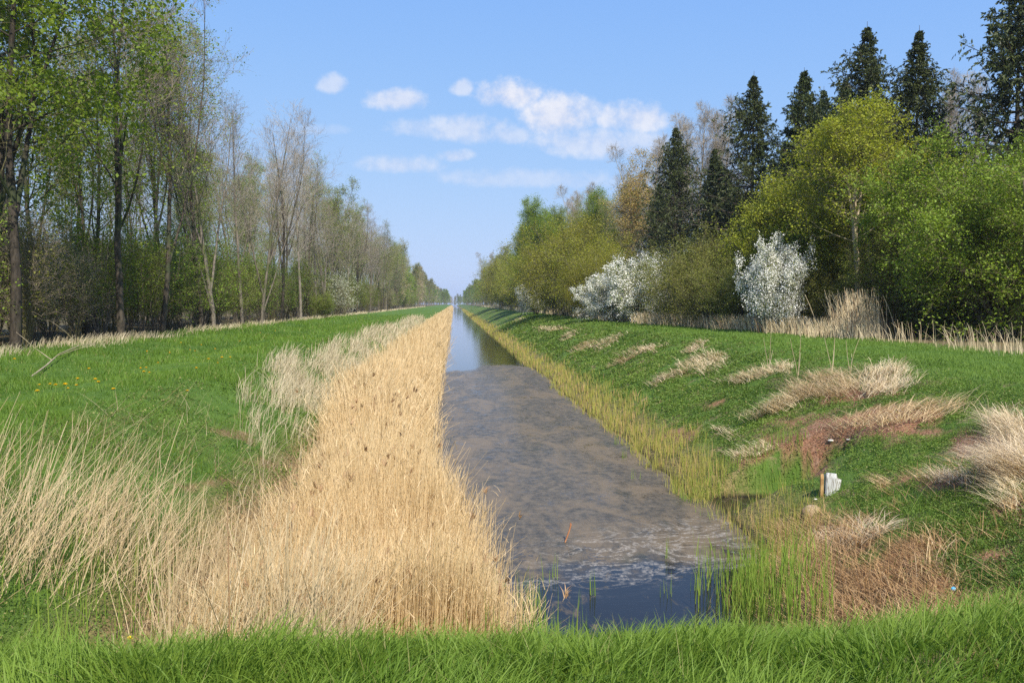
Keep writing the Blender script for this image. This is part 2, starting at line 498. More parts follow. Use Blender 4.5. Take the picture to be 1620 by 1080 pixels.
fx_, fy_ = GX.ravel(), GY.ravel()
soil = np.maximum(pmask(SOIL, fx_, fy_), .6 * pmask(LBARE, fx_, fy_, 8, .9, 3.5))
rust = pmask(RUST, fx_, fy_, 4)
sr_ = fx_ - edge_right(fy_)
shore = (1 - sstep(sr_ + .6 * (fbm(fx_ * .8, fy_ * .8, 77) - .5), .5, 1.6)) * (fx_ > 2)
under_reed = sstep(fx_, -4.0, -3.2) * (fx_ < 2) * (fy_ > 6.6)
forest = np.maximum(sstep(fx_ - tree_edge_right(fy_), -1.2, .6), sstep(tree_edge_left(fy_) - fx_, -.6, 1.4))
me = mkmesh('ground', np.stack([fx_, fy_, GZ.ravel()], -1), FQ, [], {'soil': soil, 'rust': rust, 'litter': np.clip(np.maximum(shore * .75, under_reed), 0, 1), 'forest': forest, 'slope': sstep(sr_, .6, 1.2) * (1 - sstep(sr_, 5.2, 6.6))}, smooth=True)
m, n = new_mat('ground')
tcn = n.n('TexCoord')
def att(k): return n.n('Attribute', attribute_name=k).outputs['Fac']
n1 = n.n('TexNoise', i_Scale=3.0, i_Detail=8.0, i_Roughness=.7); n.l(tcn.outputs['Object'], n1.inputs['Vector'])
n2 = n.n('TexNoise', i_Scale=.35, i_Detail=4.0); n.l(tcn.outputs['Object'], n2.inputs['Vector'])
n3 = n.n('TexNoise', i_Scale=22.0, i_Detail=5.0, i_Roughness=.7); n.l(tcn.outputs['Object'], n3.inputs['Vector'])
green = n.mix(n.ss(n1.outputs[0], .35, .65), (.055, .11, .016), (.10, .17, .028))
green = n.mix(n.math('MULTIPLY', n.ss(n2.outputs[0], .4, .7), .5), green, (.10, .17, .03))
soilc = n.mix(n.ss(n3.outputs[0], .38, .62), (.17, .078, .042), (.36, .19, .11))
n4 = n.n('TexNoise', i_Scale=1.3, i_Detail=6.0, i_Roughness=.65); n.l(tcn.outputs['Object'], n4.inputs['Vector'])
green = n.mix(n.math('MULTIPLY', n.ss(n4.outputs[0], .52, .64), att('slope')), green, n.mix(n.ss(n3.outputs[0], .4, .6), (.16, .11, .055), (.34, .26, .14)))
soilc = n.mix(n.ss(n1.outputs[0], .5, .7), soilc, (.34, .22, .14))
rustc = n.mix(n.ss(n3.outputs[0], .38, .62), (.16, .08, .035), (.38, .22, .10))
litc = n.mix(n.ss(n3.outputs[0], .4, .6), (.12, .08, .04), (.32, .22, .10))
forc = n.mix(n.ss(n3.outputs[0], .4, .6), (.10, .075, .04), (.24, .18, .10))
forc = n.mix(n.math('MULTIPLY', n.ss(n1.outputs[0], .45, .6), .5), forc, (.04, .08, .015))
c = n.mix(att('soil'), green, soilc); c = n.mix(att('rust'), c, rustc); c = n.mix(att('litter'), c, litc); c = n.mix(att('forest'), c, forc)
geo = n.n('NewGeometry'); sz = n.n('SeparateXYZ'); n.l(geo.outputs['Position'], sz.inputs[0])
wet = n.math('SUBTRACT', 1.0, n.ss(sz.outputs[2], -.02, .10))
c = n.mix(wet, c, (.022, .018, .010))
p = n.n('BsdfPrincipled'); n.l(c, p.inputs['Base Color']); p.inputs['Roughness'].default_value = .9; p.inputs['Specular IOR Level'].default_value = .15
bp = n.n('Bump', i_Strength=.8, i_Distance=.05); n.l(n.math('ADD', n1.outputs[0], n3.outputs[0]), bp.inputs['Height']); n.l(bp.outputs[0], p.inputs['Normal'])
o = n.n('OutputMaterial'); n.l(p.outputs[0], o.inputs[0])
me.materials.append(m)
tag(link('ground', me), kind='structure')

# ------------------------------------------------------------------ water
m, n = new_mat('canal_water')
geo = n.n('NewGeometry'); sp = n.n('SeparateXYZ'); n.l(geo.outputs['Position'], sp.inputs[0])
X_, Y_ = sp.outputs[0], sp.outputs[1]
def noise(scale, detail=4.0, rough=.6, sc=(1, 1, 1), dist=0.0):
    mp = n.n('Mapping'); mp.inputs['Scale'].default_value = sc; n.l(geo.outputs['Position'], mp.inputs[0])
    t = n.n('TexNoise', i_Scale=scale, i_Detail=detail, i_Roughness=rough, i_Distortion=dist); n.l(mp.outputs[0], t.inputs['Vector'])
    return t.outputs[0]
warp = n.math('MULTIPLY_ADD', noise(.9, 5.0, .6), 3.4, -1.7)
# scum field between about 12.4 m and 46 m, with ragged ends
near = n.ss(n.math('ADD', n.math('SUBTRACT', Y_, n.math('MULTIPLY', X_, .22)), warp), 10.9, 11.6)
rightarm = n.math('MULTIPLY', n.ss(n.math('ADD', X_, n.math('MULTIPLY', warp, .35)), 3.1, 3.9), 1.0)
far_end = n.math('SUBTRACT', 1.0, n.ss(n.math('ADD', Y_, n.math('MULTIPLY_ADD', noise(.22, 4.0, .55, (1, .35, 1)), 44.0, -22.0)), 46.0, 50.0))
field = n.math('MULTIPLY', near, far_end)
fine = noise(12.0, 9.0, .78, (1, 1, 1), .3)
mid = noise(1.5, 7.0, .7, (1, .8, 1), .4)
thr = n.math('MULTIPLY_ADD', mid, .9, -.45)
cover = n.ss(n.math('ADD', fine, thr), .24, .46)
scum = n.math('MULTIPLY', n.math('MULTIPLY', field, cover), n.math('SUBTRACT', 1.0, n.ss(X_, 4.9, 5.3)))
specks = n.math('MULTIPLY', n.ss(noise(3.2, 8.0, .7, (1, .45, 1), 1.2), .56, .66), .75)   # drifting scraps in the open near water
specks = n.math('MULTIPLY', specks, n.math('SUBTRACT', 1.0, n.ss(Y_, 30.0, 45.0)))
scum = n.math('MAXIMUM', scum, specks)
# foam swirls near the edge of the scum
fr = n.math('ABSOLUTE', n.math('MULTIPLY_ADD', noise(.85, 5.0, .55, (1, 1.5, 1), 1.7), 2.0, -1.0))
swirl = n.math('SUBTRACT', 1.0, n.ss(fr, .0, .085))
dy = n.math('ABSOLUTE', n.math('SUBTRACT', n.math('SUBTRACT', Y_, n.math('MULTIPLY', X_, .32)), 11.6))
fz = n.math('MULTIPLY', n.math('SUBTRACT', 1.0, n.ss(dy, .5, 1.9)), n.ss(X_, .4, 2.4))
foam = n.math('MULTIPLY', n.math('MULTIPLY', swirl, fz), n.ss(noise(16.0, 6.0, .8), .40, .62))
lines = n.math('SUBTRACT', 1.0, n.ss(n.math('ABSOLUTE', n.math('SUBTRACT', n.math('ADD', n.math('SUBTRACT', Y_, n.math('MULTIPLY', X_, .22)), warp), 10.95)), .02, .16))
foam = n.math('MAXIMUM', foam, n.math('MULTIPLY', n.math('MULTIPLY', lines, .7), n.ss(noise(14.0, 6.0, .8), .40, .60)))
scol = n.mix(n.ss(noise(5.0, 8.0, .75, (1, .7, 1)), .35, .65), (.052, .046, .032), (.150, .118, .074))
scol = n.mix(n.math('MULTIPLY', n.ss(noise(.8, 7.0, .65, (1, .45, 1), .8), .44, .62), .8), scol, (.185, .135, .075))
scol = n.mix(n.math('MULTIPLY', n.ss(noise(1.1, 8.0, .7, (1, .6, 1), .5), .56, .68), .7), scol, (.040, .042, .022))
scol = n.mix(n.ss(noise(40.0, 3.0, .6), .66, .74), scol, (.30, .26, .21))
ps = n.n('BsdfPrincipled'); n.l(scol, ps.inputs['Base Color']); ps.inputs['Roughness'].default_value = .5; ps.inputs['Specular IOR Level'].default_value = .28
bs = n.n('Bump', i_Strength=.35, i_Distance=.012); n.l(fine, bs.inputs['Height']); n.l(bs.outputs[0], ps.inputs['Normal'])
pw = n.n('BsdfPrincipled'); pw.inputs['Base Color'].default_value = (.012, .011, .010, 1); pw.inputs['Roughness'].default_value = .035; pw.inputs['IOR'].default_value = 1.33
rip = n.math('ADD', noise(9.0, 3.0, .5, (.55, 1.6, 1)), n.math('MULTIPLY', noise(2.2, 2.0, .5, (.5, 1.4, 1)), 1.3))
bw = n.n('Bump', i_Strength=.055, i_Distance=.02); n.l(rip, bw.inputs['Height']); n.l(bw.outputs[0], pw.inputs['Normal'])
pf = n.n('BsdfPrincipled'); pf.inputs['Base Color'].default_value = (.40, .36, .30, 1); pf.inputs['Roughness'].default_value = .7
m1 = n.n('MixShader'); n.l(n.math('MULTIPLY', scum, .9), m1.inputs[0]); n.l(pw.outputs[0], m1.inputs[1]); n.l(ps.outputs[0], m1.inputs[2])
m2 = n.n('MixShader'); n.l(n.math('MULTIPLY', foam, .75), m2.inputs[0]); n.l(m1.outputs[0], m2.inputs[1]); n.l(pf.outputs[0], m2.inputs[2])
o = n.n('OutputMaterial'); n.l(m2.outputs[0], o.inputs[0])
wx = np.array([-3.6, 8.2]); wy = np.array([4.5, 40, 200, 1200])
vv = np.array([[a, b, 0] for b in wy for a in wx], float)
ff = np.array([[i * 2, i * 2 + 1, i * 2 + 3, i * 2 + 2] for i in range(3)])
tag(link('water', mkmesh('water', vv, ff, [m])), kind='structure')


# ------------------------------------------------------------------ scatter
def scatter(n_, x0, x1, y0, y1, p=2.0, rng=RNG):
    """y density falling as y^-p"""
    u = rng.random(n_)
    if abs(p - 1) < 1e-6: y_ = y0 * (y1 / y0) ** u
    else: y_ = (y0 ** (1 - p) + u * (y1 ** (1 - p) - y0 ** (1 - p))) ** (1 / (1 - p))
    return rng.uniform(x0, x1, n_), y_


def base_of(x, y, dz=-.01):
    return np.stack([x, y, height(x, y) + dz], -1)


def keep(mask, *a):
    return [q[mask] for q in a]


# near embankment grass -------------------------------------------------
g = Geo()
x, y = scatter(105000, -5.5, 6.5, 2.3, 6.6, 1.0)
clump = fbm(x * 2.3, y * 2.3, 41)
L = (.12 + .30 * clump ** 1.3) * RNG.uniform(.6, 1.35, len(x))
L *= 1 - .35 * sstep(y, 4.8, 6.5)
L *= 1 + .25 * sstep(x, 2.2, 3.4) * (clump > .5)
az = fbm(x * 1.7, y * 1.7, 51) * 9 + RNG.normal(size=len(x)) * .9
g.add(*ribbons(base_of(x, y), L, RNG.uniform(.004, .0115, len(x)), az, RNG.uniform(.2, .92, len(x)), n=4, pw=1.8, droop=.26,
               rnd=np.clip(RNG.random(len(x)) * .5 + (clump - .5) * 1.3 + .35, 0, .84)))
x, y = scatter(2200, -5.5, 6.5, 2.6, 6.4, 1.0)     # odd dead blades among the green
g.add(*ribbons(base_of(x, y), RNG.uniform(.10, .34, 2200), .0045, RNG.uniform(0, 6.3, 2200), RNG.uniform(.3, .97, 2200), n=4, rnd=np.full(2200, .95)))
tag(link('foreground_grass', g.mesh('foreground_grass', [M['grass_lush']])), 'lush bright green grass on the near embankment in the foreground', 'grass', kind='stuff')

# left lawn -------------------------------------------------------------
g = Geo()
x, y = scatter(250000, -15.8, -3.2, 6.0, 120, 2.0)
cl = fbm(x * .9, y * .9, 61); pth = np.exp(-((x + 7.6 + .5 * (vnoise(y * .1, 0 * y, 4) - .5)) / .8) ** 2)
in_slope = sstep(x, -5.6, -4.8)
dens = np.clip(.9 - .5 * in_slope, 0, 1) * (1 - .8 * pmask(LBARE, x, y))
k = RNG.random(len(x)) < dens
x, y, cl, pth = keep(k, x, y, cl, pth)
sc_ = np.clip(y / 9, 1, 7)
L = (.04 + .36 * cl ** 2.6) * (1 - .45 * pth) * RNG.uniform(.6, 1.4, len(x)) * (1 + .10 * (sc_ - 1))
g.add(*ribbons(base_of(x, y), L, .0065 * sc_, RNG.uniform(0, 6.3, len(x)), RNG.uniform(.2, .8, len(x)), n=2,
               rnd=np.where(RNG.random(len(x)) < .04, .95, np.clip(RNG.random(len(x)) * .4 + 1.1 * (cl - .5) + .9 * (fbm(x * .25, y * .25, 64) - .5) + .35 * pth + .3, 0, .84))))
tag(link('bank_grass', g.mesh('bank_grass', [M['grass_lawn']])), 'short deep green grass covering the left bank beside the woods', 'grass', kind='stuff')

# right bank top path + slope grass -------------------------------------
g = Geo()
x, y = scatter(210000, 5.2, 19.0, 8, 130, 1.9)
sl_ = x - edge_right(y)
cl = fbm(x * .8, y * .8, 62)
dens = (.25 + .75 * sstep(sl_, 4.3, 5.6)) * (1 - .93 * pmask(SOIL, x, y)) * (1 - .75 * pmask(RUST, x, y, 4)) * (x < tree_edge_right(y) + .3)
k = (RNG.random(len(x)) < dens) & (height(x, y) > .05)
x, y, cl, sl_ = keep(k, x, y, cl, sl_)
sc_ = np.clip(y / 10, 1, 7)
L = (.04 + .13 * cl ** 1.5) * RNG.uniform(.6, 1.4, len(x)) * (1 + .1 * (sc_ - 1))
g.add(*ribbons(base_of(x, y), L, .007 * sc_, RNG.uniform(0, 6.3, len(x)), RNG.uniform(.2, .8, len(x)), n=2, rnd=np.clip(RNG.random(len(x)) * .6 + cl * .4, 0, 1)))
tag(link('path_grass', g.mesh('path_grass', [M['grass_path']])), 'mown green grass along the flat top of the right bank', 'grass', kind='stuff')

# herbs on the right slope (goosegrass and nettles) ----------------------
g = Geo()
x, y = scatter(230000, 5.0, 12.5, 6.0, 110, 2.0)
cl = fbm(x * 1.5, y * 1.5, 71); big = fbm(x * .45, y * .45, 72)
sl_ = x - edge_right(y)
k = (sl_ > .7 + .9 * (big - .5)) & (height(x, y) > .08)
dens = sstep(cl + .35 * big, .50, .66) * (1 - .95 * pmask(SOIL, x, y)) * (1 - .93 * pmask(RUST, x, y, 4)) * (1 - .8 * sstep(sl_, 4.6, 6.0)) * sstep(sl_, .6, 1.6)
k &= RNG.random(len(x)) < dens
x, y, cl = keep(k, x, y, cl)
rep = 3
x = np.repeat(x, rep) + RNG.normal(size=len(x) * rep) * .03; y = np.repeat(y, rep) + RNG.normal(size=len(y) * rep) * .03; cl = np.repeat(cl, rep)
sc_ = np.clip(y / 14, .8, 6)
P = base_of(x, y); hh = (.05 + .30 * np.clip(cl - .38, 0, 1)) * (1 + .12 * (sc_ - 1))
P[:, 2] += RNG.random(len(x)) ** .6 * hh
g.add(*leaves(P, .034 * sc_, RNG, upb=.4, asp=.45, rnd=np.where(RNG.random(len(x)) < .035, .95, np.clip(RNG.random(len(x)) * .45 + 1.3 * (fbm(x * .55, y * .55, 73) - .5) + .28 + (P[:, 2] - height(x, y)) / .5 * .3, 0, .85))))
tag(link('bank_herbs', g.mesh('bank_herbs', [M['herb']])), 'low leafy green nettles and cleavers spreading over the right bank slope', 'ground cover', kind='stuff')

# left slope herbs in the gap between the dry reeds
g = Geo()
x, y = scatter(52000, -6.0, -2.2, 5.5, 40, 1.8)
cl = fbm(x * 1.7, y * 1.7, 75)
k = (RNG.random(len(x)) < sstep(cl, .33, .5) * (1 - .8 * pmask(LBARE, x, y))) & (height(x, y) > .2)
x, y, cl = keep(k, x, y, cl)
P = base_of(x, y); sc_ = np.clip(y / 12, .8, 3); P[:, 2] += RNG.random(len(x)) * .16 * (cl + .2)
g.add(*leaves(P, .032 * sc_, RNG, upb=.5))
tag(link('slope_herbs', g.mesh('slope_herbs', [M['herb']])), 'low green herbs on the left slope behind the leaning dry reeds', 'ground cover', kind='stuff')

# ------------------------------------------------------------------ reed belt
def reed_right(y):
    y = np.asarray(y, float)
    return -.85 + 1.25 * sstep(-y, -15.5, -10.5) + .2 * sstep(-y, -26, -14) + .45 * (fbm(y * .55, 0 * y, 81) - .5) + .12 * (fbm(y * 2.2, 0 * y, 82) - .5)


def reed_left(y):
    y = np.asarray(y, float)
    return -2.5 - .8 * sstep(y, 13, 24) + .5 * (fbm(y * .6, 4 + 0 * y, 83) - .5)


g = Geo()
x, y = scatter(125000, -4.4, 1.6, 7.4, 900, 1.75)
ed = np.minimum(reed_right(y) - x, x - reed_left(y))
lf = x - reed_left(y)
k = RNG.random(len(x)) < sstep(ed + .5 * (fbm(x * 2.5, y * 2.5, 87) - .5), -.35, .55 * (1 + .6 * (y < 16))) * (.30 + .70 * sstep(fbm(x * 1.2, y * 1.2, 84), .34, .52))
x, y, ed, lf = keep(k, x, y, ed, lf)
N = len(x); sc_ = np.clip(y / 11, .8, 60)
hgt = RNG.normal(1.70, .24, N) * (1 + .30 * (fbm(x * .8, y * .5, 85) - .5)) * (.62 + .38 * sstep(ed, 0, .8)) * (.74 + .26 * sstep(y, 9, 13))
hgt = hgt * (1 - .12 * sstep(-lf, -1.2, -.2))
b = base_of(x, y); b[:, 2] = np.maximum(b[:, 2], -.12)
swirl_ = fbm(x * .7, y * .7, 86) * 8
az = np.where(RNG.random(N) < .6, RNG.normal(.25, .8, N), swirl_)
lean = np.abs(RNG.normal(.09, .12, N)) + .8 * (RNG.random(N) < .07) * RNG.random(N)
lean = np.clip(lean + .38 * sstep(fbm(x * .8, y * .5, 88), .54, .68) * RNG.random(N), 0, .95)
rn = np.clip(RNG.random(N) * .88 + .4 * (RNG.random(N) < .06), 0, 1)
near_ = y < 40
for msk, ns in ((near_, 4), (~near_, 2)):
    if msk.any():
        g.add(*ribbons(b[msk], hgt[msk], (.0072 * sc_)[msk], az[msk], lean[msk], n=ns, pw=1.5, taper=.55, rnd=rn[msk], faz=RNG.normal(0, .5, msk.sum())))
# dry blades hanging from the stems
k = RNG.random(N) < np.where(y < 30, .75, .2)
bb = b[k].copy(); nb = len(bb); tt = RNG.uniform(.3, .95, nb)
bb[:, 2] += hgt[k] * tt; bb[:, 0] += np.cos(az[k]) * lean[k] * hgt[k] * tt ** 1.5; bb[:, 1] += np.sin(az[k]) * lean[k] * hgt[k] * tt ** 1.5
g.add(*ribbons(bb, RNG.uniform(.15, .42, nb), .009 * sc_[k], RNG.uniform(0, 6.3, nb), RNG.uniform(.35, .95, nb), n=3, pw=1.3, droop=.5, rnd=np.clip(RNG.random(nb) * .86, 0, 1)))
# seed plumes on a few stems
k = RNG.random(N) < np.where(y < 22, .006, .0)
bb = b[k].copy(); nb = len(bb); bb[:, 2] += hgt[k] * .97; bb[:, 0] += np.cos(az[k]) * lean[k] * hgt[k]; bb[:, 1] += np.sin(az[k]) * lean[k] * hgt[k]
for q in range(7):
    g.add(*ribbons(bb + RNG.normal(size=bb.shape) * .012, RNG.uniform(.08, .2, nb), .018 * sc_[k], az[k] + RNG.normal(size=nb) * .9, RNG.uniform(.3, .9, nb), n=2, droop=.3), m=1)
tag(link('reed_bed', g.mesh('reed_bed', [M['reed'], M['plume']])), 'dense belt of tall straw-coloured dead reeds along the left water edge', 'reeds', kind='stuff')

# sparser leaning dead reeds on the near left slope
g = Geo()
x, y = scatter(60000, -8.5, -.8, 5.0, 11.5, 1.0)
qx, qy = project(x, y, height(x, y))
wob_ = 60 * (fbm(x * 1.1, y * 1.1, 92) - .5)
lft = sstep(qy + wob_, 775, 850) * (1 - sstep(qy + wob_ * .5, 945, 985)) * (1 - sstep(qx, 210, 330))
rgt = sstep(qy + wob_, 880, 925) * (1 - sstep(qy + wob_ * .3, 1040, 1080)) * sstep(qx, 170, 300)
dn = np.maximum(lft * .22, rgt * .36) * (.12 + .88 * sstep(fbm(x * 2.4, y * 2.4, 91), .36, .56))
k = RNG.random(len(x)) < dn
x, y, qx = keep(k, x, y, qx); N = len(x)
lf_ = 1 - sstep(qx, 180, 360)
hg = RNG.uniform(.4, 1.15, N) * (1 + .22 * lf_)
az = np.where(RNG.random(N) < .55 + .25 * lf_, RNG.normal(.1, .45, N) + 2.6 * (fbm(x * .9, y * .9, 94) - .45), RNG.uniform(0, 6.3, N))
ln = np.clip(np.abs(RNG.normal(.2 + .28 * lf_, .30, N)), 0, .97)
g.add(*ribbons(base_of(x, y), hg, RNG.uniform(.0045, .0085, N), az, ln, n=4, pw=1.2, taper=.55, rnd=np.clip(RNG.random(N) * .9, 0, 1), faz=RNG.normal(0, .5, N)))
k = RNG.random(N) < .5
g.add(*ribbons(base_of(x[k], y[k]) + np.array([0, 0, .25]) * RNG.random((k.sum(), 1)) * 2, RNG.uniform(.15, .5, k.sum()), .006, RNG.uniform(0, 6.3, k.sum()), RNG.uniform(.5, .98, k.sum()), n=3, droop=.5))
# fallen stems in the gap
x, y = scatter(2400, -5.8, -2.4, 8.6, 16, 1.0); kk = fbm(x * 1.3, y * 1.3, 93) > .5; x, y = x[kk], y[kk]; N = len(x)
g.add(*ribbons(base_of(x, y, .03), RNG.uniform(.4, 1.1, N), .0065, RNG.normal(.3, .9, N), RNG.uniform(.88, .99, N), n=3, pw=1.0, droop=.3, faz=RNG.normal(0, .3, N) + 1.2))
tag(link('leaning_reeds', g.mesh('leaning_reeds', [M['reed_lean']])), 'sparse leaning dead reeds tangled over the near left slope', 'reeds', kind='stuff')

# grey dry grass further along the left crest
g = Geo()
x, y = scatter(30000, -5.9, -2.8, 12.5, 120, 1.6)
qx, qy = project(x, y, height(x, y)); dn = sstep(fbm(x * 1.1, y * .5, 95), .36, .56) * (1 - sstep((718 - qx) / np.maximum(qy - 480, 4), 2.55, 3.1)) * sstep(qx, 360, 420) * (1 - .78 * sstep(qy + 50 * (fbm(x, y, 98) - .5), 640, 690)) * (1 - sstep(qy, 800, 860))
k = RNG.random(len(x)) < dn
x, y = keep(k, x, y); N = len(x); sc_ = np.clip(y / 12, 1, 6)
g.add(*ribbons(base_of(x, y), RNG.uniform(.25, .95, N), .0062 * sc_, RNG.normal(.2, .9, N), np.clip(np.abs(RNG.normal(.4, .25, N)), 0, .95), n=3, droop=.2, taper=.7, faz=RNG.normal(0, .6, N)))
tag(link('dry_grass', g.mesh('dry_grass', [M['reed_grey']])), 'greyish dry grass tufts on the crest left of the reed belt', 'dry grass', kind='stuff')

# green shoots at the foot of the near reeds
g = Geo()
x, y = scatter(4200, -4.2, 1.15, 6.6, 10.6, 1.0)
k = RNG.random(len(x)) < (.35 + .65 * sstep(x, .2, .9)) * sstep(fbm(x * 1.7, y * 1.7, 97), .4, .6)
x, y = keep(k, x, y); N = len(x); b = base_of(x, y); b[:, 2] = np.maximum(b[:, 2], -.1)
g.add(*ribbons(b, RNG.uniform(.25, .7, N), .011, RNG.uniform(0, 6.3, N), np.abs(RNG.normal(0, .12, N)), n=3, rnd=RNG.random(N) * .85))
# the clump in the water at the near right corner
x, y = scatter(2600, 2.2, 5.4, 8.0, 12.8, 1.0)
cx_, cy_ = 3.95, 9.9
dd = np.sqrt(((x - cx_) / .72) ** 2 + ((y - cy_) / 1.5) ** 2)
k = RNG.random(2600) < (1 - sstep(dd, .55, 1.15)) * (.35 + .65 * sstep(fbm(x * 2, y * 2, 99), .35, .55))
x, y = keep(k, x, y); N = len(x); b = base_of(x, y); b[:, 2] = np.clip(b[:, 2], -.1, 9)
g.add(*ribbons(b, RNG.uniform(.45, .95, N), .013, RNG.uniform(0, 6.3, N), np.abs(RNG.normal(0, .10, N)), n=4, taper=.85, rnd=RNG.random(N) * .85))
k = RNG.random(N) < .8
bb = b[k].copy(); bb[:, 2] += RNG.uniform(.15, .5, k.sum())
g.add(*ribbons(bb, RNG.uniform(.2, .4, k.sum()), .013, RNG.uniform(0, 6.3, k.sum()), RNG.uniform(.2, .5, k.sum()), n=3, rnd=RNG.random(k.sum()) * .85))
k = RNG.random(N) < .5
g.add(*ribbons(b[k], RNG.uniform(.2, .5, k.sum()), .008, RNG.uniform(0, 6.3, k.sum()), np.abs(RNG.normal(0, .2, k.sum())), n=2, rnd=np.full(k.sum(), .95)))
# a few lone shoots standing in the open water
for (px, py) in [(975, 690), (988, 712), (1004, 745), (1058, 930), (1105, 925), (1056, 870), (940, 930), (878, 905), (1040, 705), (1000, 690)]:
    dxy = pix_dir(px, py + 12); t = -CAM_Z / dxy.z
    cx_, cy_ = dxy.x * t, dxy.y * t; q = 6
    b = np.stack([cx_ + RNG.normal(size=q) * .05, cy_ + RNG.normal(size=q) * .06, np.full(q, -.05)], -1)
    g.add(*ribbons(b, RNG.uniform(.25, .5, q), .010, RNG.uniform(0, 6.3, q), np.abs(RNG.normal(0, .1, q)), n=3, rnd=RNG.random(q) * .8))
tag(link('reed_shoots', g.mesh('reed_shoots', [M['shoot']])), 'fresh green reed shoots standing in the shallow water', 'reeds', kind='stuff')

# yellow-green reed fringe along the right water edge
g = Geo()
x, y = scatter(46000, 3.0, 7.2, 9.0, 500, 1.6)
sl_ = x - edge_right(y)
dn = sstep(sl_, -.40, -.05) * (1 - sstep(sl_ + 1.3 * (fbm(x * .8, y * .5, 101) - .5), .3, 1.5)) * sstep(y, 9.5, 11.5) * (.25 + .75 * sstep(fbm(x * 1.6, y * 1.0, 102), .35, .52))
inpool = ((x - POOL[0]) / POOL[2]) ** 2 + ((y - POOL[1]) / POOL[3]) ** 2
dn = dn * sstep(inpool, .8, 1.3) * (1 - .8 * (np.abs(y - 14.2) < .8) * (x > 5.0))
k = RNG.random(len(x)) < dn
x, y, sl_ = keep(k, x, y, sl_); N = len(x); sc_ = np.clip(y / 13, .8, 30)
b = base_of(x, y); b[:, 2] = np.maximum(b[:, 2], -.08)
g.add(*ribbons(b, RNG.uniform(.10, .36, N) * (1 + .35 * vnoise(x, y, 5)), .0095 * sc_, RNG.uniform(0, 6.3, N), np.abs(RNG.normal(0, .22, N)), n=3, rnd=RNG.random(N) ** .6, taper=.8))
tag(link('edge_reeds', g.mesh('edge_reeds', [M['edge_reed']])), 'yellow-green young reed fringe along the right water edge', 'reeds', kind='stuff')

# reeds round the side inlet
g = Geo()
x, y = scatter(4200, 4.6, 7.4, 13.6, 18.0, 1.0)
inpool = np.sqrt(((x - POOL[0]) / POOL[2]) ** 2 + ((y - POOL[1]) / POOL[3]) ** 2)
dn = (sstep(inpool, .95, 1.2) * (1 - sstep(inpool, 1.5, 2.9))) * np.where(y < 15.5, .05, .8) * (x < 7.4)
k = RNG.random(len(x)) < dn
x, y = keep(k, x, y); N = len(x); b = base_of(x, y); b[:, 2] = np.maximum(b[:, 2], -.05)
g.add(*ribbons(b, RNG.uniform(.14, .42, N), .010, RNG.uniform(0, 6.3, N), np.abs(RNG.normal(0, .18, N)), n=3, rnd=np.clip(RNG.random(N), 0, 1)))
tag(link('inlet_reeds', g.mesh('inlet_reeds', [M['shoot']])), 'green and tan reed stems around the little side inlet', 'reeds', kind='stuff')

# rusty trampled reeds on the near right slope
g = Geo()
x, y = scatter(90000, 3.4, 9.5, 5.5, 15.2, 1.0)
k = (RNG.random(len(x)) < .6 * np.maximum(pmask(RUST, x, y, 4), .35 * (y < 12) * sstep(fbm(x * 1.5, y * 1.5, 118), .4, .6))) & (height(x, y) > .04)
x, y = keep(k, x, y); N = len(x)
flat = RNG.random(N) < .72
g.add(*ribbons(base_of(x, y, .01), np.where(flat, RNG.uniform(.1, .45, N), RNG.uniform(.1, .42, N)), RNG.uniform(.004, .009, N),
               np.where(flat, RNG.normal(2.6, 1.2, N), RNG.uniform(0, 6.3, N)), np.where(flat, RNG.uniform(.85, .99, N), RNG.uniform(.0, .5, N)), n=3, pw=1.1, droop=.25, taper=.6, rnd=RNG.random(N), faz=RNG.uniform(0, 3.1, N)))
tag(link('trampled_reeds', g.mesh('trampled_reeds', [M['rust_straw']])), 'rust-brown trampled dead reeds covering the near right slope', 'dead reeds', kind='stuff')
# young grass tufts between them
g = Geo()
x, y = scatter(26000, 3.0, 12.0, 6.2, 13.5, 1.0)
k = (RNG.random(len(x)) < sstep(fbm(x * 1.3, y * 1.3, 111), .42, .60) * (1 - .5 * pmask(RUST, x, y, 4))) & (height(x, y) > .1)
x, y = keep(k, x, y); N = len(x)
g.add(*ribbons(base_of(x, y), RNG.uniform(.06, .22, N), .006, RNG.uniform(0, 6.3, N), RNG.uniform(.1, .7, N), n=2, rnd=np.clip(RNG.random(N) * .9, 0, .85)))
x, y = scatter(900, 5.0, 14.0, 6.2, 26, 1.0); N = 900     # straw stems lying in the herbs
k = RNG.random(N) < sstep(fbm(x, y, 112), .4, .6); x, y = keep(k, x, y); N = len(x)
g.add(*ribbons(base_of(x, y, .06), RNG.uniform(.2, .8, N), .007, RNG.normal(2.6, 1.3, N), RNG.uniform(.7, .98, N), n=3, pw=1.1, rnd=np.full(N, .95), faz=RNG.uniform(0, 3, N)))
tag(link('slope_grass', g.mesh('slope_grass', [M['grass_path']])), 'thin young grass and loose straws on the near right slope', 'grass', kind='stuff')

# dead-leaf litter lying on the bare soil
g = Geo()
x, y = scatter(60000, 5.0, 13.0, 8.0, 40.0, 1.6)
k = RNG.random(len(x)) < np.maximum(pmask(SOIL, x, y) * .8, .10 * sstep(fbm(x * 1.2, y * 1.2, 115), .5, .6))
x, y = keep(k, x, y); N = len(x)
P = base_of(x, y, .015)
g.add(*leaves(P, .035 * np.clip(y / 14, .8, 3), RNG, upb=1.6, asp=.28))
tag(link('leaf_litter', g.mesh('leaf_litter', [leaf_mat('litter', (.16, .075, .04), (.33, .19, .11), (.45, .33, .22), trans=.05, objvar=0)])), 'reddish brown plant litter over the bare soil of the right bank', 'litter', kind='stuff')

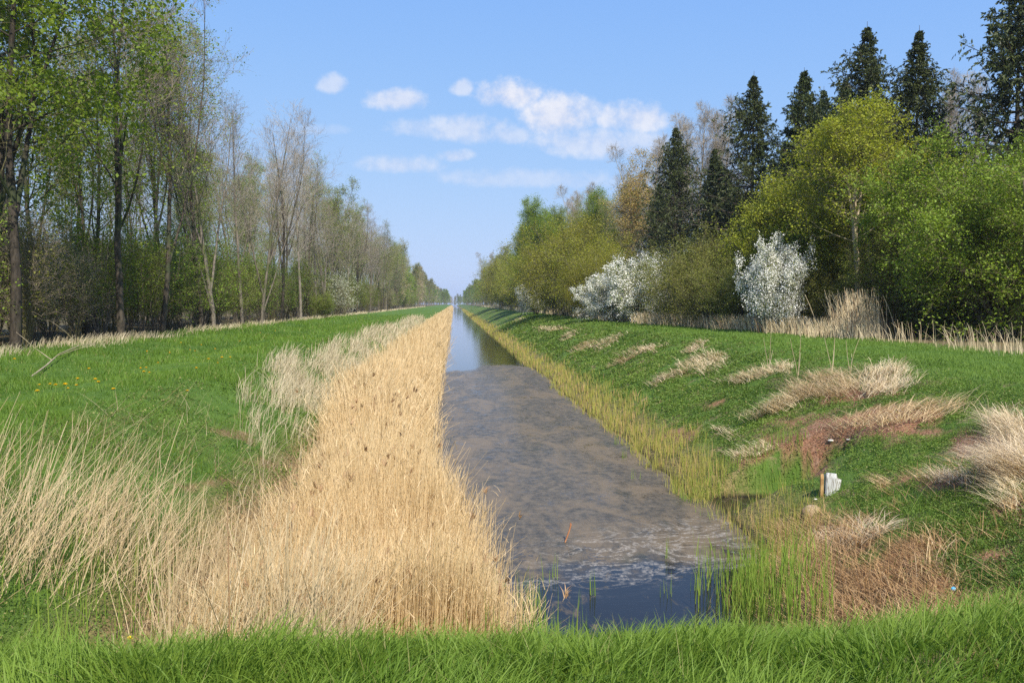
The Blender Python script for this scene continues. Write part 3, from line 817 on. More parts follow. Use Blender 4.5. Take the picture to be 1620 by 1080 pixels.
# dry pale grass strip along both wood edges
for side, nm, lab in ((1, 'wood_edge_reeds', 'pale dry reeds standing in front of the right-hand trees'), (-1, 'wood_edge_grass', 'greyish dry grass along the foot of the left-hand trees')):
    g = Geo()
    n_ = 42000 if side > 0 else 26000
    x, y = scatter(n_, -1.6, 1.6, 22, 400, 1.5)
    ctr = tree_edge_right(y) - .3 if side > 0 else tree_edge_left(y) + .2
    if side < 0:
        x, y = np.concatenate([x, x[:6000]]), np.concatenate([y, RNG.uniform(20, 40, 6000)]); ctr = tree_edge_left(y) + .2
    w_ = np.where(y < 60, 1.0, .6)
    n_d = sstep(fbm(x * .7 + side * 9, y * .25, 121), .34, .52)
    if side > 0: n_d = n_d * .5 + .5 * (y > 33) * (y < 62); n_d = n_d * (.15 + .85 * sstep(y, 32, 35))
    if side < 0: n_d = n_d * (.45 + .3 * sstep(y, 45, 70))
    k = (RNG.random(len(x)) < n_d * np.exp(-(x / (.9 * w_)) ** 2))
    x, y, ctr = keep(k, x, y, ctr); N = len(x); sc_ = np.clip(y / 16, 1, 25)
    hi = RNG.uniform(.35, 1.1, N) if side > 0 else RNG.uniform(.12, .5, N)
    b = base_of(x + ctr, y)
    g.add(*ribbons(b, hi, .0085 * sc_, RNG.normal(3.1 if side > 0 else .2, 1.0, N), np.abs(RNG.normal(.2 if side > 0 else .45, .22, N)).clip(0, .95), n=3, droop=.1, taper=.6, faz=RNG.normal(0, .6, N)))
    if side > 0:   # taller clump in front of the maple
        N = 420; y = RNG.normal(35.5, .7, N); x = RNG.normal(18.6, .5, N)
        g.add(*ribbons(base_of(x, y), RNG.uniform(1.1, 2.3, N), .018, RNG.normal(2.6, .8, N), np.abs(RNG.normal(.15, .12, N)), n=4, pw=1.6, taper=.3, faz=RNG.normal(0, .4, N)))
    tag(link(nm, g.mesh(nm, [M['straw'] if side > 0 else M['reed_grey']])), lab, 'dry grass', kind='stuff')

# ------------------------------------------------------------------ dead reed clumps on the right bank: one thing each
def straw_clump(px, py, a_, b_, sl, n_, hmax, azm, lab, up_=.12):
    """px, py centre; a_, b_ half sizes; sl slant (rows per column), all as seen from the camera"""
    cx_, cy_ = unproject(px, py); rng = np.random.default_rng(int(px * 7 + py))
    n_ = int(n_ * 1.5)
    a = rng.uniform(0, 6.28, n_); q = np.sqrt(rng.random(n_)) * (.55 + .75 * vnoise(np.cos(a) * 2.1 + px, np.sin(a) * 2.1 + 9, 3))
    q = np.where(rng.random(n_) < .2, q * 1.35, q)
    ox = np.cos(a) * q * a_; oy = np.sin(a) * q * b_ + sl * ox
    x, y = unproject_many(px + ox, py + oy, cy_)
    k = rng.random(len(x)) < (.25 if b_ > 9 else 1.0) + .75 * sstep(fbm(x * 2.6, y * 2.6, int(px) % 50), .36, .56); x, y = x[k], y[k]; n_ = len(x)
    sc_ = float(np.clip(cy_ / 14, .9, 6))
    z0 = float(height(cx_, cy_)); b = base_of(x, y, .02); b[:, 2] += .12 * hmax * rng.random(n_)
    b -= np.array([cx_, cy_, z0])
    fl = rng.random(n_) > up_
    gg = Geo()
    azs = np.where(rng.random(n_) < .7, azm + rng.normal(size=n_) * .5 + 3.6 * (fbm(x * 1.6, y * 1.6, 7) - .5), rng.uniform(0, 6.28, n_))
    gg.add(*ribbons(b, rng.uniform(.3, 1, n_) * hmax, rng.uniform(.005, .009, n_) * sc_, azs, np.where(fl, rng.uniform(.8, .99, n_), rng.uniform(.2, .8, n_)), n=4, pw=1.1,
                    droop=.45, taper=.5, rng=rng, faz=rng.uniform(-1.5, 1.5, n_)))
    k = rng.random(n_) < .6
    gg.add(*ribbons(b[k], rng.uniform(.08, .3, k.sum()) * hmax, .008 * sc_, rng.uniform(0, 6.28, k.sum()), rng.uniform(.75, .99, k.sum()), n=2, pw=1.0, droop=.4, rng=rng, faz=rng.uniform(-.9, .9, k.sum())))
    o = link('straw_clump', gg.mesh('straw_clump', [M[('straw', 'reed_lean', 'straw', 'reed')[int(px) % 4]]])); o.location = (cx_, cy_, z0)
    tag(o, lab, 'dry reed clump', 'flattened straw clumps on the right bank')


PI = math.pi
for args in [
    (1305, 618, 62, 20, -.15, 1500, .75, PI * .8, 'left half of the large pale straw heap on the bank crest above the bare soil', .16),
    (1392, 612, 46, 22, -.1, 1200, .75, PI * .25, 'right half of the large pale straw heap, its stems fanning to the right', .22),
    (1236, 650, 46, 9, -.42, 520, .6, PI * .95, 'straw tongue running down the slope left of the large heap'),
    (1190, 600, 42, 8, -.30, 420, .5, PI, 'straw streak just left of the large heap under the bank crest'),
    (1242, 588, 13, 9, 0, 200, .4, PI, 'small rounded straw tuft at the crest between two larger clumps', .3),
    (1116, 578, 34, 15, -.2, 800, .5, PI, 'pale fan-shaped straw clump midway along the right bank', .2),
    (1100, 553, 20, 8, -.5, 260, .4, PI, 'small straw clump on the crest behind the fan-shaped one', .2),
    (1062, 600, 34, 5, -.40, 260, .45, PI, 'thin straw streak low on the slope below the fan-shaped clump'),
    (1018, 558, 34, 6, -.15, 280, .5, PI, 'thin broken straw streak below the left white-flowering shrub'),
    (958, 546, 26, 6, -.42, 300, .5, PI, 'slanting straw streak in the middle distance on the right bank'),
    (925, 551, 22, 5, -.35, 200, .5, PI, 'straw streak lower on the slope in the middle distance'),
    (900, 534, 16, 5, -.5, 160, .5, PI, 'small straw streak left of the slanting one'),
    (874, 522, 30, 4, 0, 400, .5, PI, 'wide flat straw patch near the far crest of the right bank'),
    (820, 508, 14, 3, -.3, 140, .5, PI, 'farthest small straw patch on the crest of the right bank'),
    (1435, 664, 90, 14, -.15, 620, .75, PI * .06, 'long straw swath lying right of the bare soil', .05),
    (1345, 690, 60, 12, -.3, 120, .55, PI * .9, 'thin straw lying across the middle of the bare soil', .03),
    (1190, 722, 40, 8, -.15, 200, .4, PI * .9, 'scrap of straw beside the soil above the inlet', .03),
    (1150, 690, 24, 8, .3, 90, .35, PI * .9, 'small wisp of straw on the slope above the water-edge reeds', .03),
    (985, 575, 24, 4, -.35, 150, .45, PI, 'small broken straw streak low on the slope left of the fan-shaped clump'),
    (1604, 702, 36, 30, .5, 1100, .75, PI * .72, 'bleached upright straw tussock at the right edge of the photo', .6),
    (1600, 752, 50, 18, -.05, 1000, .75, PI * .98, 'swept straw tussock spreading left at the right edge below the upright one', .15),
    (1600, 795, 30, 22, 0, 360, .6, PI * .9, 'brownish straw hanging below the swept tussock at the right edge', .1),
    (1395, 770, 18, 5, 0, 80, .35, PI * .9, 'little wisp of straw in the nettles right of the culvert', .03),
    (1500, 765, 50, 9, .1, 220, .4, PI * .9, 'loose straw scraps in the nettles left of the swept tussock', .03),
    (1475, 905, 26, 20, -.5, 60, .6, PI * .2, 'few tall broken stalks above the embankment grass on the right', .4),
    (1350, 855, 70, 14, -.2, 300, .55, PI * .1, 'orange-tan stems lying across the trampled reeds below the boulder', .1),
    (1515, 920, 8, 14, 0, 50, .3, PI * .5, 'tiny upright straw tuft near the blue scrap on the right', .8),
]:
    straw_clump(*args)

# long single stems sticking up on the right crest
for i, (px, py, hh, lab) in enumerate([(1216, 590, 1.5, 'tall thin dead stalk above the small rounded straw tuft'), (1262, 600, 1.6, 'tall thin dead stalk on the crest left of the large straw heap'),
                                       (1316, 592, 1.7, 'straight dead stalk rising behind the large straw heap'), (1345, 596, 1.3, 'shorter dead stalk rising behind the large straw heap')]):
    cx_, cy_ = unproject(px, py); z0 = float(height(cx_, cy_)); rng = np.random.default_rng(i)
    P, rd = grow(np.zeros((3, 3)), np.array([[.06, 0, 1], [-.12, .05, 1], [.15, .05, 1.]]), np.array([hh, hh * .7, hh * .45]), np.full(3, .008), 6, 0, .04, rng, .5)
    gg = Geo(); gg.add(*tubes(P, rd, 4)); o = link('dead_stalk', gg.mesh('dead_stalk', [M['straw']])); o.location = (cx_, cy_, z0)
    tag(o, lab, 'dead stalk', 'dead stalks on the right crest')

# ------------------------------------------------------------------ tree builders
def finish(name, trunk_geo, trunk_mat, crown_geo, crown_mats, label=None, cat='tree'):
    root = bpy.data.objects.new(name, None); COL.objects.link(root)
    t = link('trunk', trunk_geo.mesh('trunk', [trunk_mat], smooth=True), root)
    c = link('crown', crown_geo.mesh('crown', crown_mats), root)
    root['used'] = 0
    root['category'] = cat
    return root


def bare_tree(name, seed, H=18, r0=.17, forks=0, kl=24, cb=.34, ang=.75, lf=.24, up=.07, bark='bark_grey', twig='twig_brown', leaf=None, nleaf=0, lsize=.08,
              jit=.12, ktw=6, twr=.0055, k2=6, k3=5, slim=1.0, cat='tree', coarse=False, leafu=.2, wob=.05, forkat=(.18, .5)):
    rng = np.random.default_rng(seed)
    tr = grow(np.zeros((1, 3)) - [0, 0, .2], np.array([[rng.normal() * .03, rng.normal() * .03, 1.]]), np.array([H * 1.0]), np.array([r0]), 14, .03, wob * .7, rng, .12)
    T = Geo(); T.add(*tubes(tr[0], tr[1], 8))
    stems = [tr]
    if forks:
        fk = spawn(tr, forks, forkat[0], forkat[1], .30, .08, lambda u, pl: (1 - u) * pl * .97, .72, 12, .09, wob * .8, rng, .12)
        T.add(*tubes(fk[0], fk[1], 7)); stems.append(fk)
    allP = [stems[0]] + stems[1:]
    limbs = []
    for si, st in enumerate(allP):
        k = kl if si == 0 else max(8, kl // 2)
        c0 = cb if si == 0 else .25
        li = spawn(st, k, c0, .985, ang, .14, lambda u, pl: H * lf * slim * (1.12 - .85 * np.clip((u - c0) / (1 - c0), 0, 1) ** 1.3) * (1 if si == 0 else .8), .42, 8, up, wob * 1.6, rng, .2, rmin=.012)
        limbs.append(li)
    C = Geo()
    for li in limbs: T.add(*tubes(li[0], li[1], 5))
    lv2 = [spawn(li, k2, .15, .98, .65, .2, lambda u, pl: pl * .48 * (1.15 - .6 * u) * 1.0 + .25, .5, 6, up * .8, wob * 2, rng, .25, rmin=.008) for li in limbs]
    for q in lv2: C.add(*tubes(q[0], q[1], 3 if coarse else 4), m=0)
    lv3 = [spawn(q, k3, .15, 1.0, .6, .2, lambda u, pl: pl * .5 + .15, .55, 4, up * .6, wob * 2.4, rng, .4, rmin=twr * 1.25) for q in lv2]
    for q in lv3: C.add(*tubes(q[0], q[1], 3), m=0)
    tw = []
    if ktw:
        tw = [spawn(q, ktw, .2, 1.0, .55, .2, lambda u, pl: pl * .45 + .18, .6, 3, .03, .1, rng, .5, rmin=twr, rmax=twr * 1.5) for q in lv3]
        for q in tw: C.add(*tubes(q[0], q[1], 3), m=0)
    mats = [M[twig]]
    if leaf and nleaf:
        src = tw if tw else lv3
        tot = sum(len(q[0]) for q in src)
        for q in src:
            nl = int(nleaf * len(q[0]) / tot)
            P, _ = sample_poly(q, nl, rng, leafu)
            C.add(*leaves(P + rng.normal(size=P.shape) * jit, lsize, rng), m=1)
        mats.append(M[leaf])
    return finish(name, T, M[bark], C, mats, cat=cat)


def bush(name, seed, H=4, nst=9, spread=.45, kl=6, k2=5, k3=5, r0=.03, leaf='leaf_olive', nleaf=6000, lsize=.06, jit=.1, bark='bark_grey', twig='twig_olive', up=.05,
         droop=0., stemsd=.2, cat='shrub', twr=.005, lf=.42, ktw=0, leaf2=None, frac2=0, upb=.25):
    rng = np.random.default_rng(seed)
    a = np.arange(nst) * 2.399 + rng.random(nst) * .6
    tilt = spread * np.sqrt((np.arange(nst) + .5) / nst)
    d = np.stack([np.cos(a) * np.sin(tilt), np.sin(a) * np.sin(tilt), np.cos(tilt)], -1)
    st = grow(np.stack([np.cos(a) * .15, np.sin(a) * .15, np.full(nst, -.1)], -1), d, H * rng.uniform(.75, 1.05, nst), np.full(nst, r0) * rng.uniform(.7, 1.2, nst), 9, up, .09, rng, .25, droop)
    T = Geo(); T.add(*tubes(st[0], st[1], 6))
    l1 = spawn(st, kl, .12, .98, .75, .2, lambda u, pl: H * lf * (1.05 - .6 * u), .5, 6, up, .12, rng, .3, rmin=.008, droop=droop)
    T.add(*tubes(l1[0], l1[1], 4))
    C = Geo()
    l2 = spawn(l1, k2, .1, 1.0, .7, .25, lambda u, pl: pl * .5 + .15, .55, 5, up * .5, .14, rng, .4, rmin=twr * 1.2, droop=droop)
    C.add(*tubes(l2[0], l2[1], 3), m=0)
    l3 = spawn(l2, k3, .1, 1.0, .65, .25, lambda u, pl: pl * .5 + .12, .6, 4, .02, .14, rng, .5, rmin=twr, droop=droop)
    C.add(*tubes(l3[0], l3[1], 3), m=0)
    mats = [M[twig]]
    if nleaf:
        P, _ = sample_poly(l3, nleaf, rng, .1)
        P = P + rng.normal(size=P.shape) * jit; P = P[P[:, 2] > .05]
        C.add(*leaves(P, lsize, rng, upb=upb), m=1); mats.append(M[leaf])
    if leaf2:
        P, _ = sample_poly(l2, int(frac2), rng, .1)
        P = P + rng.normal(size=P.shape) * jit * 1.4; P = P[P[:, 2] > .05]
        C.add(*leaves(P, lsize * 1.1, rng, upb=upb), m=2); mats.append(M[leaf2])
    return finish(name, T, M[bark], C, mats, cat=cat)


def spruce(name, seed, H=16, slim=1.0, dens=1.0, top=1.0):
    rng = np.random.default_rng(seed)
    tr = grow(np.zeros((1, 3)) - [0, 0, .2], np.array([[0, 0, 1.]]), np.array([H + .2]), np.array([.20]), 14, .03, .006, rng, .05)
    T = Geo(); T.add(*tubes(tr[0], tr[1], 8))
    pos, dr, Ls = [], [], []
    h = 1.0; k = 0
    while h < H - .45:
        u = h / H; nb = int(rng.integers(6, 9))
        for j in range(nb):
            a = k * .7 + j * 2 * math.pi / nb + rng.normal() * .25
            el = -.25 + .95 * u ** 2 + rng.normal() * .09
            L = max(.12, (H - h - .5)) ** .95 * .30 * slim * rng.uniform(.4, 1.4) * (1 + .25 * math.sin(a + seed)) + .10
            pos.append([tr[0][0, :, 0].mean() * 0 + np.interp(h, tr[0][0, :, 2], tr[0][0, :, 0]), np.interp(h, tr[0][0, :, 2], tr[0][0, :, 1]), h])
            dr.append([math.cos(a) * math.cos(el), math.sin(a) * math.cos(el), math.sin(el)]); Ls.append(min(L, 4.0 * slim))
        h += rng.uniform(.42, .70) * (1 - .45 * u); k += 1
    Ls = np.array(Ls)
    br = grow(np.array(pos), np.array(dr), Ls, .012 + Ls * .008, 7, .05, .05, rng, .2)
    T.add(*tubes(br[0], br[1], 4))
    C = Geo()
    sub = spawn(br, 13, .12, 1.0, .95, .25, lambda u, pl: (pl * .26 + .12) * (1.15 - .6 * u), .4, 4, -.16, .09, rng, .4, rmin=.004)
    C.add(*tubes(sub[0], sub[1], 3), m=0)
    # needle sprays: narrow drooping leaves along the twigs
    nn_ = int(40000 * dens)
    P, ii = sample_poly(sub, nn_, rng, 0.0)
    d = sub[0][ii, -1] - sub[0][ii, 0]; d /= np.linalg.norm(d, axis=1)[:, None] + 1e-9
    d += rng.normal(size=d.shape) * .45; d[:, 2] -= .45; d /= np.linalg.norm(d, axis=1)[:, None]
    s = rng.uniform(.10, .30, nn_)[:, None] * np.clip((H - P[:, 2:3]) / 3, .35, 1)
    sd = np.cross(d, rng.normal(size=d.shape)); sd /= np.linalg.norm(sd, axis=1)[:, None] + 1e-9
    wv = rng.uniform(.020, .040, nn_)[:, None]
    Vv = np.stack([P, P + d * s * .5 + sd * wv, P + d * s, P + d * s * .5 - sd * wv], 1).reshape(-1, 3)
    C.add(Vv, np.arange(nn_ * 4).reshape(-1, 4), np.repeat(rng.random(nn_), 4), np.tile([0, .5, 1, .5], nn_), m=1)
    return finish(name, T, M['bark_dark'], C, [M['bark_dark'], M['needle']], cat='spruce')


def place(proto, x, y, s=1.0, rot=None, label=None, group=None, sz=None, cat=None):
    if not proto.get('used'):
        r = proto; r['used'] = 1
    else:
        r = proto.copy(); COL.objects.link(r)
        for ch in proto.children:
            c = ch.copy(); COL.objects.link(c); c.parent = r
    r.location = (x, y, float(height(x, y)) - .03)
    r.rotation_euler = (0, 0, rot if rot is not None else random.uniform(0, 6.28))
    r.scale = (s, s, sz if sz is not None else s)
    if label: r['label'] = label
    if cat: r['category'] = cat
    if group: r['group'] = group
    elif 'group' in r: del r['group']
    return r


def at(px, Y, extra=0):     # ground spot at canal distance Y seen in photo column px
    d = pix_dir(px, 485); return d.x / d.y * Y


random.seed(5)
# prototypes ---------------------------------------------------------
bareA = bare_tree('bare_tree', 11, 18, .17, 2, 15, .36, .50, .27, .09, k2=5, k3=4, ktw=5, twr=.006, bark='bark_dark', forkat=(.2, .5))
bareB = bare_tree('bare_tree', 12, 18, .15, 0, 26, .34, .55, .22, .09, twig='twig_grey', k2=5, k3=4, ktw=4, twr=.006)
bareC = bare_tree('bare_tree', 13, 18, .15, 2, 16, .40, .55, .21, .09, bark='bark_dark', leaf='leaf_fresh', nleaf=5000, lsize=.10, k2=5, k3=4, ktw=4)
bareD = bare_tree('bare_tree', 14, 18, .14, 3, 13, .42, .48, .23, .11, forkat=(.04, .3), twig='twig_grey', k2=5, k3=4, ktw=4, twr=.006)
leafA = bare_tree('leafing_tree', 21, 17, .17, 1, 18, .22, 1.0, .27, .04, bark='bark_black', twig='twig_olive', leaf='leaf_mid', nleaf=13000, lsize=.165, jit=.17, ktw=3, k2=5, k3=3, wob=.07)
leafB = bare_tree('leafing_tree', 22, 16, .13, 1, 20, .20, .8, .22, .06, bark='bark_dark', twig='twig_olive', leaf='leaf_fresh', nleaf=8500, lsize=.15, jit=.18, ktw=3, k2=5, k3=3)
leafC = bare_tree('leafing_tree', 23, 16, .13, 2, 18, .22, .65, .22, .08, bark='bark_grey', twig='twig_brown', leaf='leaf_fresh', nleaf=9000, lsize=.13, jit=.2, ktw=4, k2=5, k3=4)
# undergrowth
thA = bush('undergrowth_shrub', 31, 5.2, 20, .30, 5, 4, 4, .018, nleaf=4500, lsize=.10, leaf='leaf_mid', twig='twig_olive', up=.12, lf=.30)
thB = bush('undergrowth_shrub', 32, 4.6, 26, .28, 5, 4, 4, .016, nleaf=2500, lsize=.09, leaf='leaf_olive', twig='twig_brown', bark='twig_olive', up=.12, lf=.28)
thC = bush('undergrowth_shrub', 33, 5.6, 16, .36, 6, 4, 4, .02, nleaf=5000, lsize=.11, leaf='leaf_fresh', twig='twig_olive', up=.09, lf=.32)
# coarse far versions
farBare = bare_tree('bare_tree', 41, 18, .2, 1, 26, .04, .62, .24, .08, k2=5, k3=5, ktw=0, twr=.02, coarse=True, leaf='leaf_olive', nleaf=6000, lsize=.24, jit=.3)
farBare2 = bare_tree('bare_tree', 42, 18, .2, 0, 28, .04, .7, .25, .07, k2=5, k3=5, ktw=0, twr=.022, coarse=True, twig='twig_brown', leaf='catkin', nleaf=5000, lsize=.22, jit=.3)
farLeaf = bare_tree('leafing_tree', 43, 16, .2, 1, 24, .03, .85, .27, .05, k2=4, k3=4, ktw=0, twr=.02, coarse=True, leaf='leaf_fresh', nleaf=9000, lsize=.26, jit=.35)
farGreen = bare_tree('leafing_tree', 44, 15, .2, 1, 24, .03, .9, .30, .04, k2=4, k3=4, ktw=0, twr=.02, coarse=True, leaf='leaf_mid', nleaf=9000, lsize=.26, jit=.35)

# ------------------------------------------------------------------ left wood
LEFT = [  # px of trunk, distance, proto, scale, label
    (22, 28.5, leafA, 1.12, 'large dark-trunked leafy tree, leftmost trunk in the photo'),
    (150, 41, leafB, 1.0, 'slim leafing tree with reddish trunk, between the leftmost trunk and the big forked tree'),
    (192, 36.5, bareA, 1.06, 'tall nearly bare tree with dark trunk forking low, left foreground of the woods'),
    (255, 43, bareC, 1.0, 'dark slender tree with sparse leaves, just right of the big forked tree'),
    (243, 50, leafC, 1.05, 'pale-leaved tree behind the dark slender trunk'),
    (318, 50, bareC, .98, 'thin dark tree left of the multi-stemmed bare tree'),
    (338, 51, bareD, 1.02, 'multi-stemmed bare tree with stems rising close together'),
    (383, 60, bareB, .90, 'straight thin tree between the multi-stemmed tree and the Y-shaped one'),
    (414, 62, bareD, .93, 'bare tree with spreading twigs standing out against the sky'),
    (446, 70, bareA, .90, 'bare tree with a Y-shaped trunk against the sky'),
    (476, 78, bareB, .93, 'bare pale-twigged tree right of the Y-shaped tree'),
    (70, 43, leafB, 1.12, 'yellow-green tree behind the leftmost trunk'),
    (112, 52, leafB, 1.0, 'bushy green tree in the second row at the far left'),
    (-30, 30, leafA, 1.05, 'leafy tree half cut off by the left edge of the photo'),
]
random.seed(8)
for (px, Y, pr, s, lab) in LEFT:
    place(pr, at(px, Y), Y, s, None, lab, sz=s * random.uniform(.97, 1.03))
# rows receding along the left bank
KIND = {id(bareA): 'bare', id(bareB): 'thin grey', id(bareC): 'dark-stemmed budding', id(bareD): 'multi-stemmed bare', id(leafA): 'leafy', id(leafB): 'fresh-leaved', id(leafC): 'yellow-green budding'}
_o = 'first second third fourth fifth sixth seventh eighth ninth tenth eleventh twelfth thirteenth fourteenth fifteenth sixteenth seventeenth eighteenth nineteenth'.split()
def ORD(k):
    if k < 20: return _o[k - 1]
    return ('twentieth' if k == 20 else 'thirtieth') if k in (20, 30) else ('twenty-' if k < 30 else 'thirty-') + _o[k % 10 - 1]
Y = 86.0; i = 0
while Y < 230:
    pr = random.choice([bareA, bareB, bareC, bareD, leafC, bareC, leafC])
    s = random.uniform(.84, 1.0)
    i += 1
    place(pr, -15.3 - random.uniform(0, 1.6), Y, s, None, '%s tree, %s in the front row beyond the pale-twigged one on the left' % (KIND[id(pr)], ORD(i)), 'front-row trees along the left bank')
    Y += random.uniform(4.0, 7.0)
for (x0, lab, y0) in ((-19.5, 'second-row tree behind the front row of the left wood', 34), (-24.5, 'thin tree deep in the left wood behind the second row', 30), (-30, 'hindmost tree at the back of the left wood', 36)):
    Y = y0
    while Y < 200:
        pr = random.choice([bareA, bareC, leafC, bareD, bareB, leafC, bareC] if x0 > -29 else [bareC, leafC, leafC, bareB])
        place(pr, x0 + random.uniform(-1.8, 1.8), Y, random.uniform(.78, .98), None, lab.replace(' tree', ' %s tree' % KIND[id(pr)]), lab.split(' ')[0] + ' trees of the left wood')
        Y += random.uniform(5.5, 9.0) * (1.0 if x0 > -22 else 1.25)
Y = 232.0
while Y < 1080:
    place(random.choice([farBare, farBare2, farBare, farLeaf]), -15.5 - random.uniform(0, 5), Y, random.uniform(.84, 1.02), None, 'hazy tree far along the left bank, one of a receding row', 'far trees along the left bank')
    Y += 5 + Y * .016
Y = 240.0
while Y < 1000:
    place(random.choice([farBare, farBare2]), -23 - random.uniform(0, 6), Y, random.uniform(.88, 1.0), None, 'hazy tree behind the far row of the left bank', 'far trees behind the left bank row')
    Y += 14 + Y * .02
# undergrowth along the left wood
seen = {}
def under_label(x0, Y):
    if x0 < -17 or Y > 86: return 'undergrowth shrub merging into the thicket deeper under the left trees'
    near = min(LEFT[:11], key=lambda q: abs(q[1] - Y))
    short = near[4].split(',')[0].split(' standing')[0].split(' with stems')[0]
    short = ' '.join(short.split(' ')[:8])
    seen[short] = seen.get(short, 0) + 1
    return '%s undergrowth shrub by the %s' % (['first', 'second', 'third', 'fourth', 'fifth'][seen[short] - 1], short)
Y = 25.0
while Y < 330:
    for x0 in ((-16.4, -18.8, -21.5, -25.0) if Y < 100 else (-16.4, -19.5)):
        pr = random.choice([thA, thB, thC, thB])
        place(pr, x0 + random.uniform(-1.0, 1.0), Y + random.uniform(-1, 1), random.uniform(.75, 1.2) * (1.0 if x0 > -24 else 1.15), None, under_label(x0, Y), 'undergrowth shrubs of the left wood')
    Y += 2.3 + Y * .022
grb = bush('green_bush', 35, 2.3, 16, .75, 7, 5, 5, .02, leaf='leaf_mid', nleaf=12000, lsize=.075, jit=.1, droop=.05)
place(grb, at(505, 88), 88, 1.15, None, 'small rounded bright green bush at the edge of the left wood')
bl0 = bush('blossom_bush', 36, 4.2, 12, .6, 7, 5, 5, .025, leaf='blossom_faint', nleaf=7000, lsize=.09, jit=.12)
place(bl0, at(545, 104) - 1.5, 104, 1.25, None, 'faint white-flowering bush half hidden inside the left wood')

# ------------------------------------------------------------------ right wood
hero = bush('hawthorn_bush', 51, 9.6, 26, .82, 9, 7, 7, .06, leaf='leaf_bush', nleaf=110000, lsize=.115, jit=.13, bark='bark_grey', twig='twig_olive', up=.015, droop=.05, lf=.30, twr=.006, leaf2='leaf_bush', frac2=20000, upb=.35)
place(hero, at(1590, 33), 33, 1.0, 1.0, 'huge rounded bright green bush filling the right edge of the photo')
side = bush('hawthorn_bush', 52, 6.0, 18, 1.0, 8, 6, 6, .05, leaf='leaf_bush', nleaf=50000, lsize=.09, jit=.13, droop=.05, lf=.36, up=.015)
place(side, at(1690, 33), 33, 1.15, 2.0, 'bright green bush beyond the right edge of the photo, beside the huge rounded one')
place(side, at(1500, 39), 39.5, .7, 4.2, 'smaller green bush behind the left flank of the huge rounded one')
maple = bare_tree('field_maple', 61, 12.2, .19, 3, 20, .42, 1.0, .30, .04, bark='bark_pale', twig='twig_olive', leaf='leaf_yellow', nleaf=25000, lsize=.14, jit=.15, k2=5, k3=5, ktw=3, forkat=(.22, .5), leafu=.4)
place(maple, at(1352, 39), 39, 1.0, .6, 'yellow-green maple with a pale forked trunk left of the huge bush', sz=.90)
maple2 = bare_tree('field_maple', 62, 9.5, .14, 3, 18, .10, 1.05, .36, .03, bark='bark_grey', twig='twig_olive', leaf='leaf_yellow', nleaf=32000, lsize=.14, jit=.17, k2=5, k3=5, ktw=3, forkat=(.05, .3), leafu=.4)
place(maple2, at(1222, 47), 47, .90, 2.6, 'yellow-green maple with low layered branches, between the pair of white shrubs')
place(maple2, at(1292, 44), 44.5, .72, 4.0, 'yellow-green maple behind the right-hand white shrub')
spA = spruce('spruce', 71, 16.6, 1.55, 1.1); spB = spruce('spruce', 72, 16.6, 1.35, 1.1); spC = spruce('spruce', 73, 15.6, 1.75, 1.3)
for (px, Y, pr, s, rot, lab) in [
    (1602, 39, spC, 1.18, .3, 'dark spruce towering above the huge bush at the right edge'),
    (1440, 44, spB, 1.04, 2.1, 'slim dark spruce left of the spruce at the right edge, above the huge bush'),
    (1362, 46, spA, 1.09, 4.0, 'tall pointed spruce rising behind the pale-trunked maple'),
    (1268, 51, spC, 1.08, 1.2, 'broad dark spruce behind the yellow-green maples, left of the tall pointed one'),
    (1300, 60, spB, 1.1, 5.2, 'spruce half hidden between the broad and the tall pointed spruces'),
    (1187, 55, spA, 1.07, 3.0, 'dark spruce with a sharp top just right of the bare poplars'),
    (1066, 64, spA, .97, 5.0, 'left-most dark spruce, above the left white-flowering shrub'),
    (1128, 60, spB, .82, 1.0, 'shorter spruce between the left-most and the sharp-topped spruces'),
    (1040, 70, spB, .75, 2.0, 'small spruce tucked behind the left-most dark spruce'),
    (1400, 52, spC, .98, 2.8, 'spruce in the gap behind the slim dark spruce'),
    (1240, 62, spC, .92, .7, 'hindmost spruce behind the broad dark one'),
    (1330, 53, spB, 1.02, 3.9, 'spruce just behind the crown of the pale-trunked maple'),
    (1482, 53, spA, .86, 1.9, 'lower spruce in the gap right of the slim dark spruce'),
    (1660, 44, spA, 1.1, .2, 'spruce just outside the right edge behind the huge bush'),
]:
    place(pr, at(px, Y), Y, s, rot, lab)
# white flowering shrubs
blA = bush('blossom_shrub', 84, 4.6, 22, .62, 7, 6, 6, .035, leaf='blossom', nleaf=46000, lsize=.10, jit=.10, bark='bark_dark', twig='bark_dark', up=.02, lf=.34, leaf2='leaf_mid', frac2=4000, upb=.5)
blB = bush('blossom_shrub', 82, 5.6, 18, .85, 8, 6, 6, .04, leaf='blossom', nleaf=58000, lsize=.115, jit=.12, bark='bark_dark', twig='bark_dark', up=.03, lf=.34, leaf2='leaf_mid', frac2=6000, upb=.5)
place(blA, at(1224, 40.5), 40.5, .62, .5, 'white-flowering shrub standing in front of the yellow-green maples', sz=.98)
place(blB, at(1030, 63), 63, .98, 1.4, 'large white-flowering shrub below the left-most dark spruce')
place(blB, at(962, 66), 66, .68, 3.4, 'low white-flowering shrub at the left foot of the large one')
place(blA, at(848, 112), 112, .95, 2.2, 'small pale-flowering sapling among the green trees in the middle distance')
place(blA, at(1292, 43.5), 43.5, .34, 2.0, 'tiny sparse white-flowering bush right of the shrub before the maples')
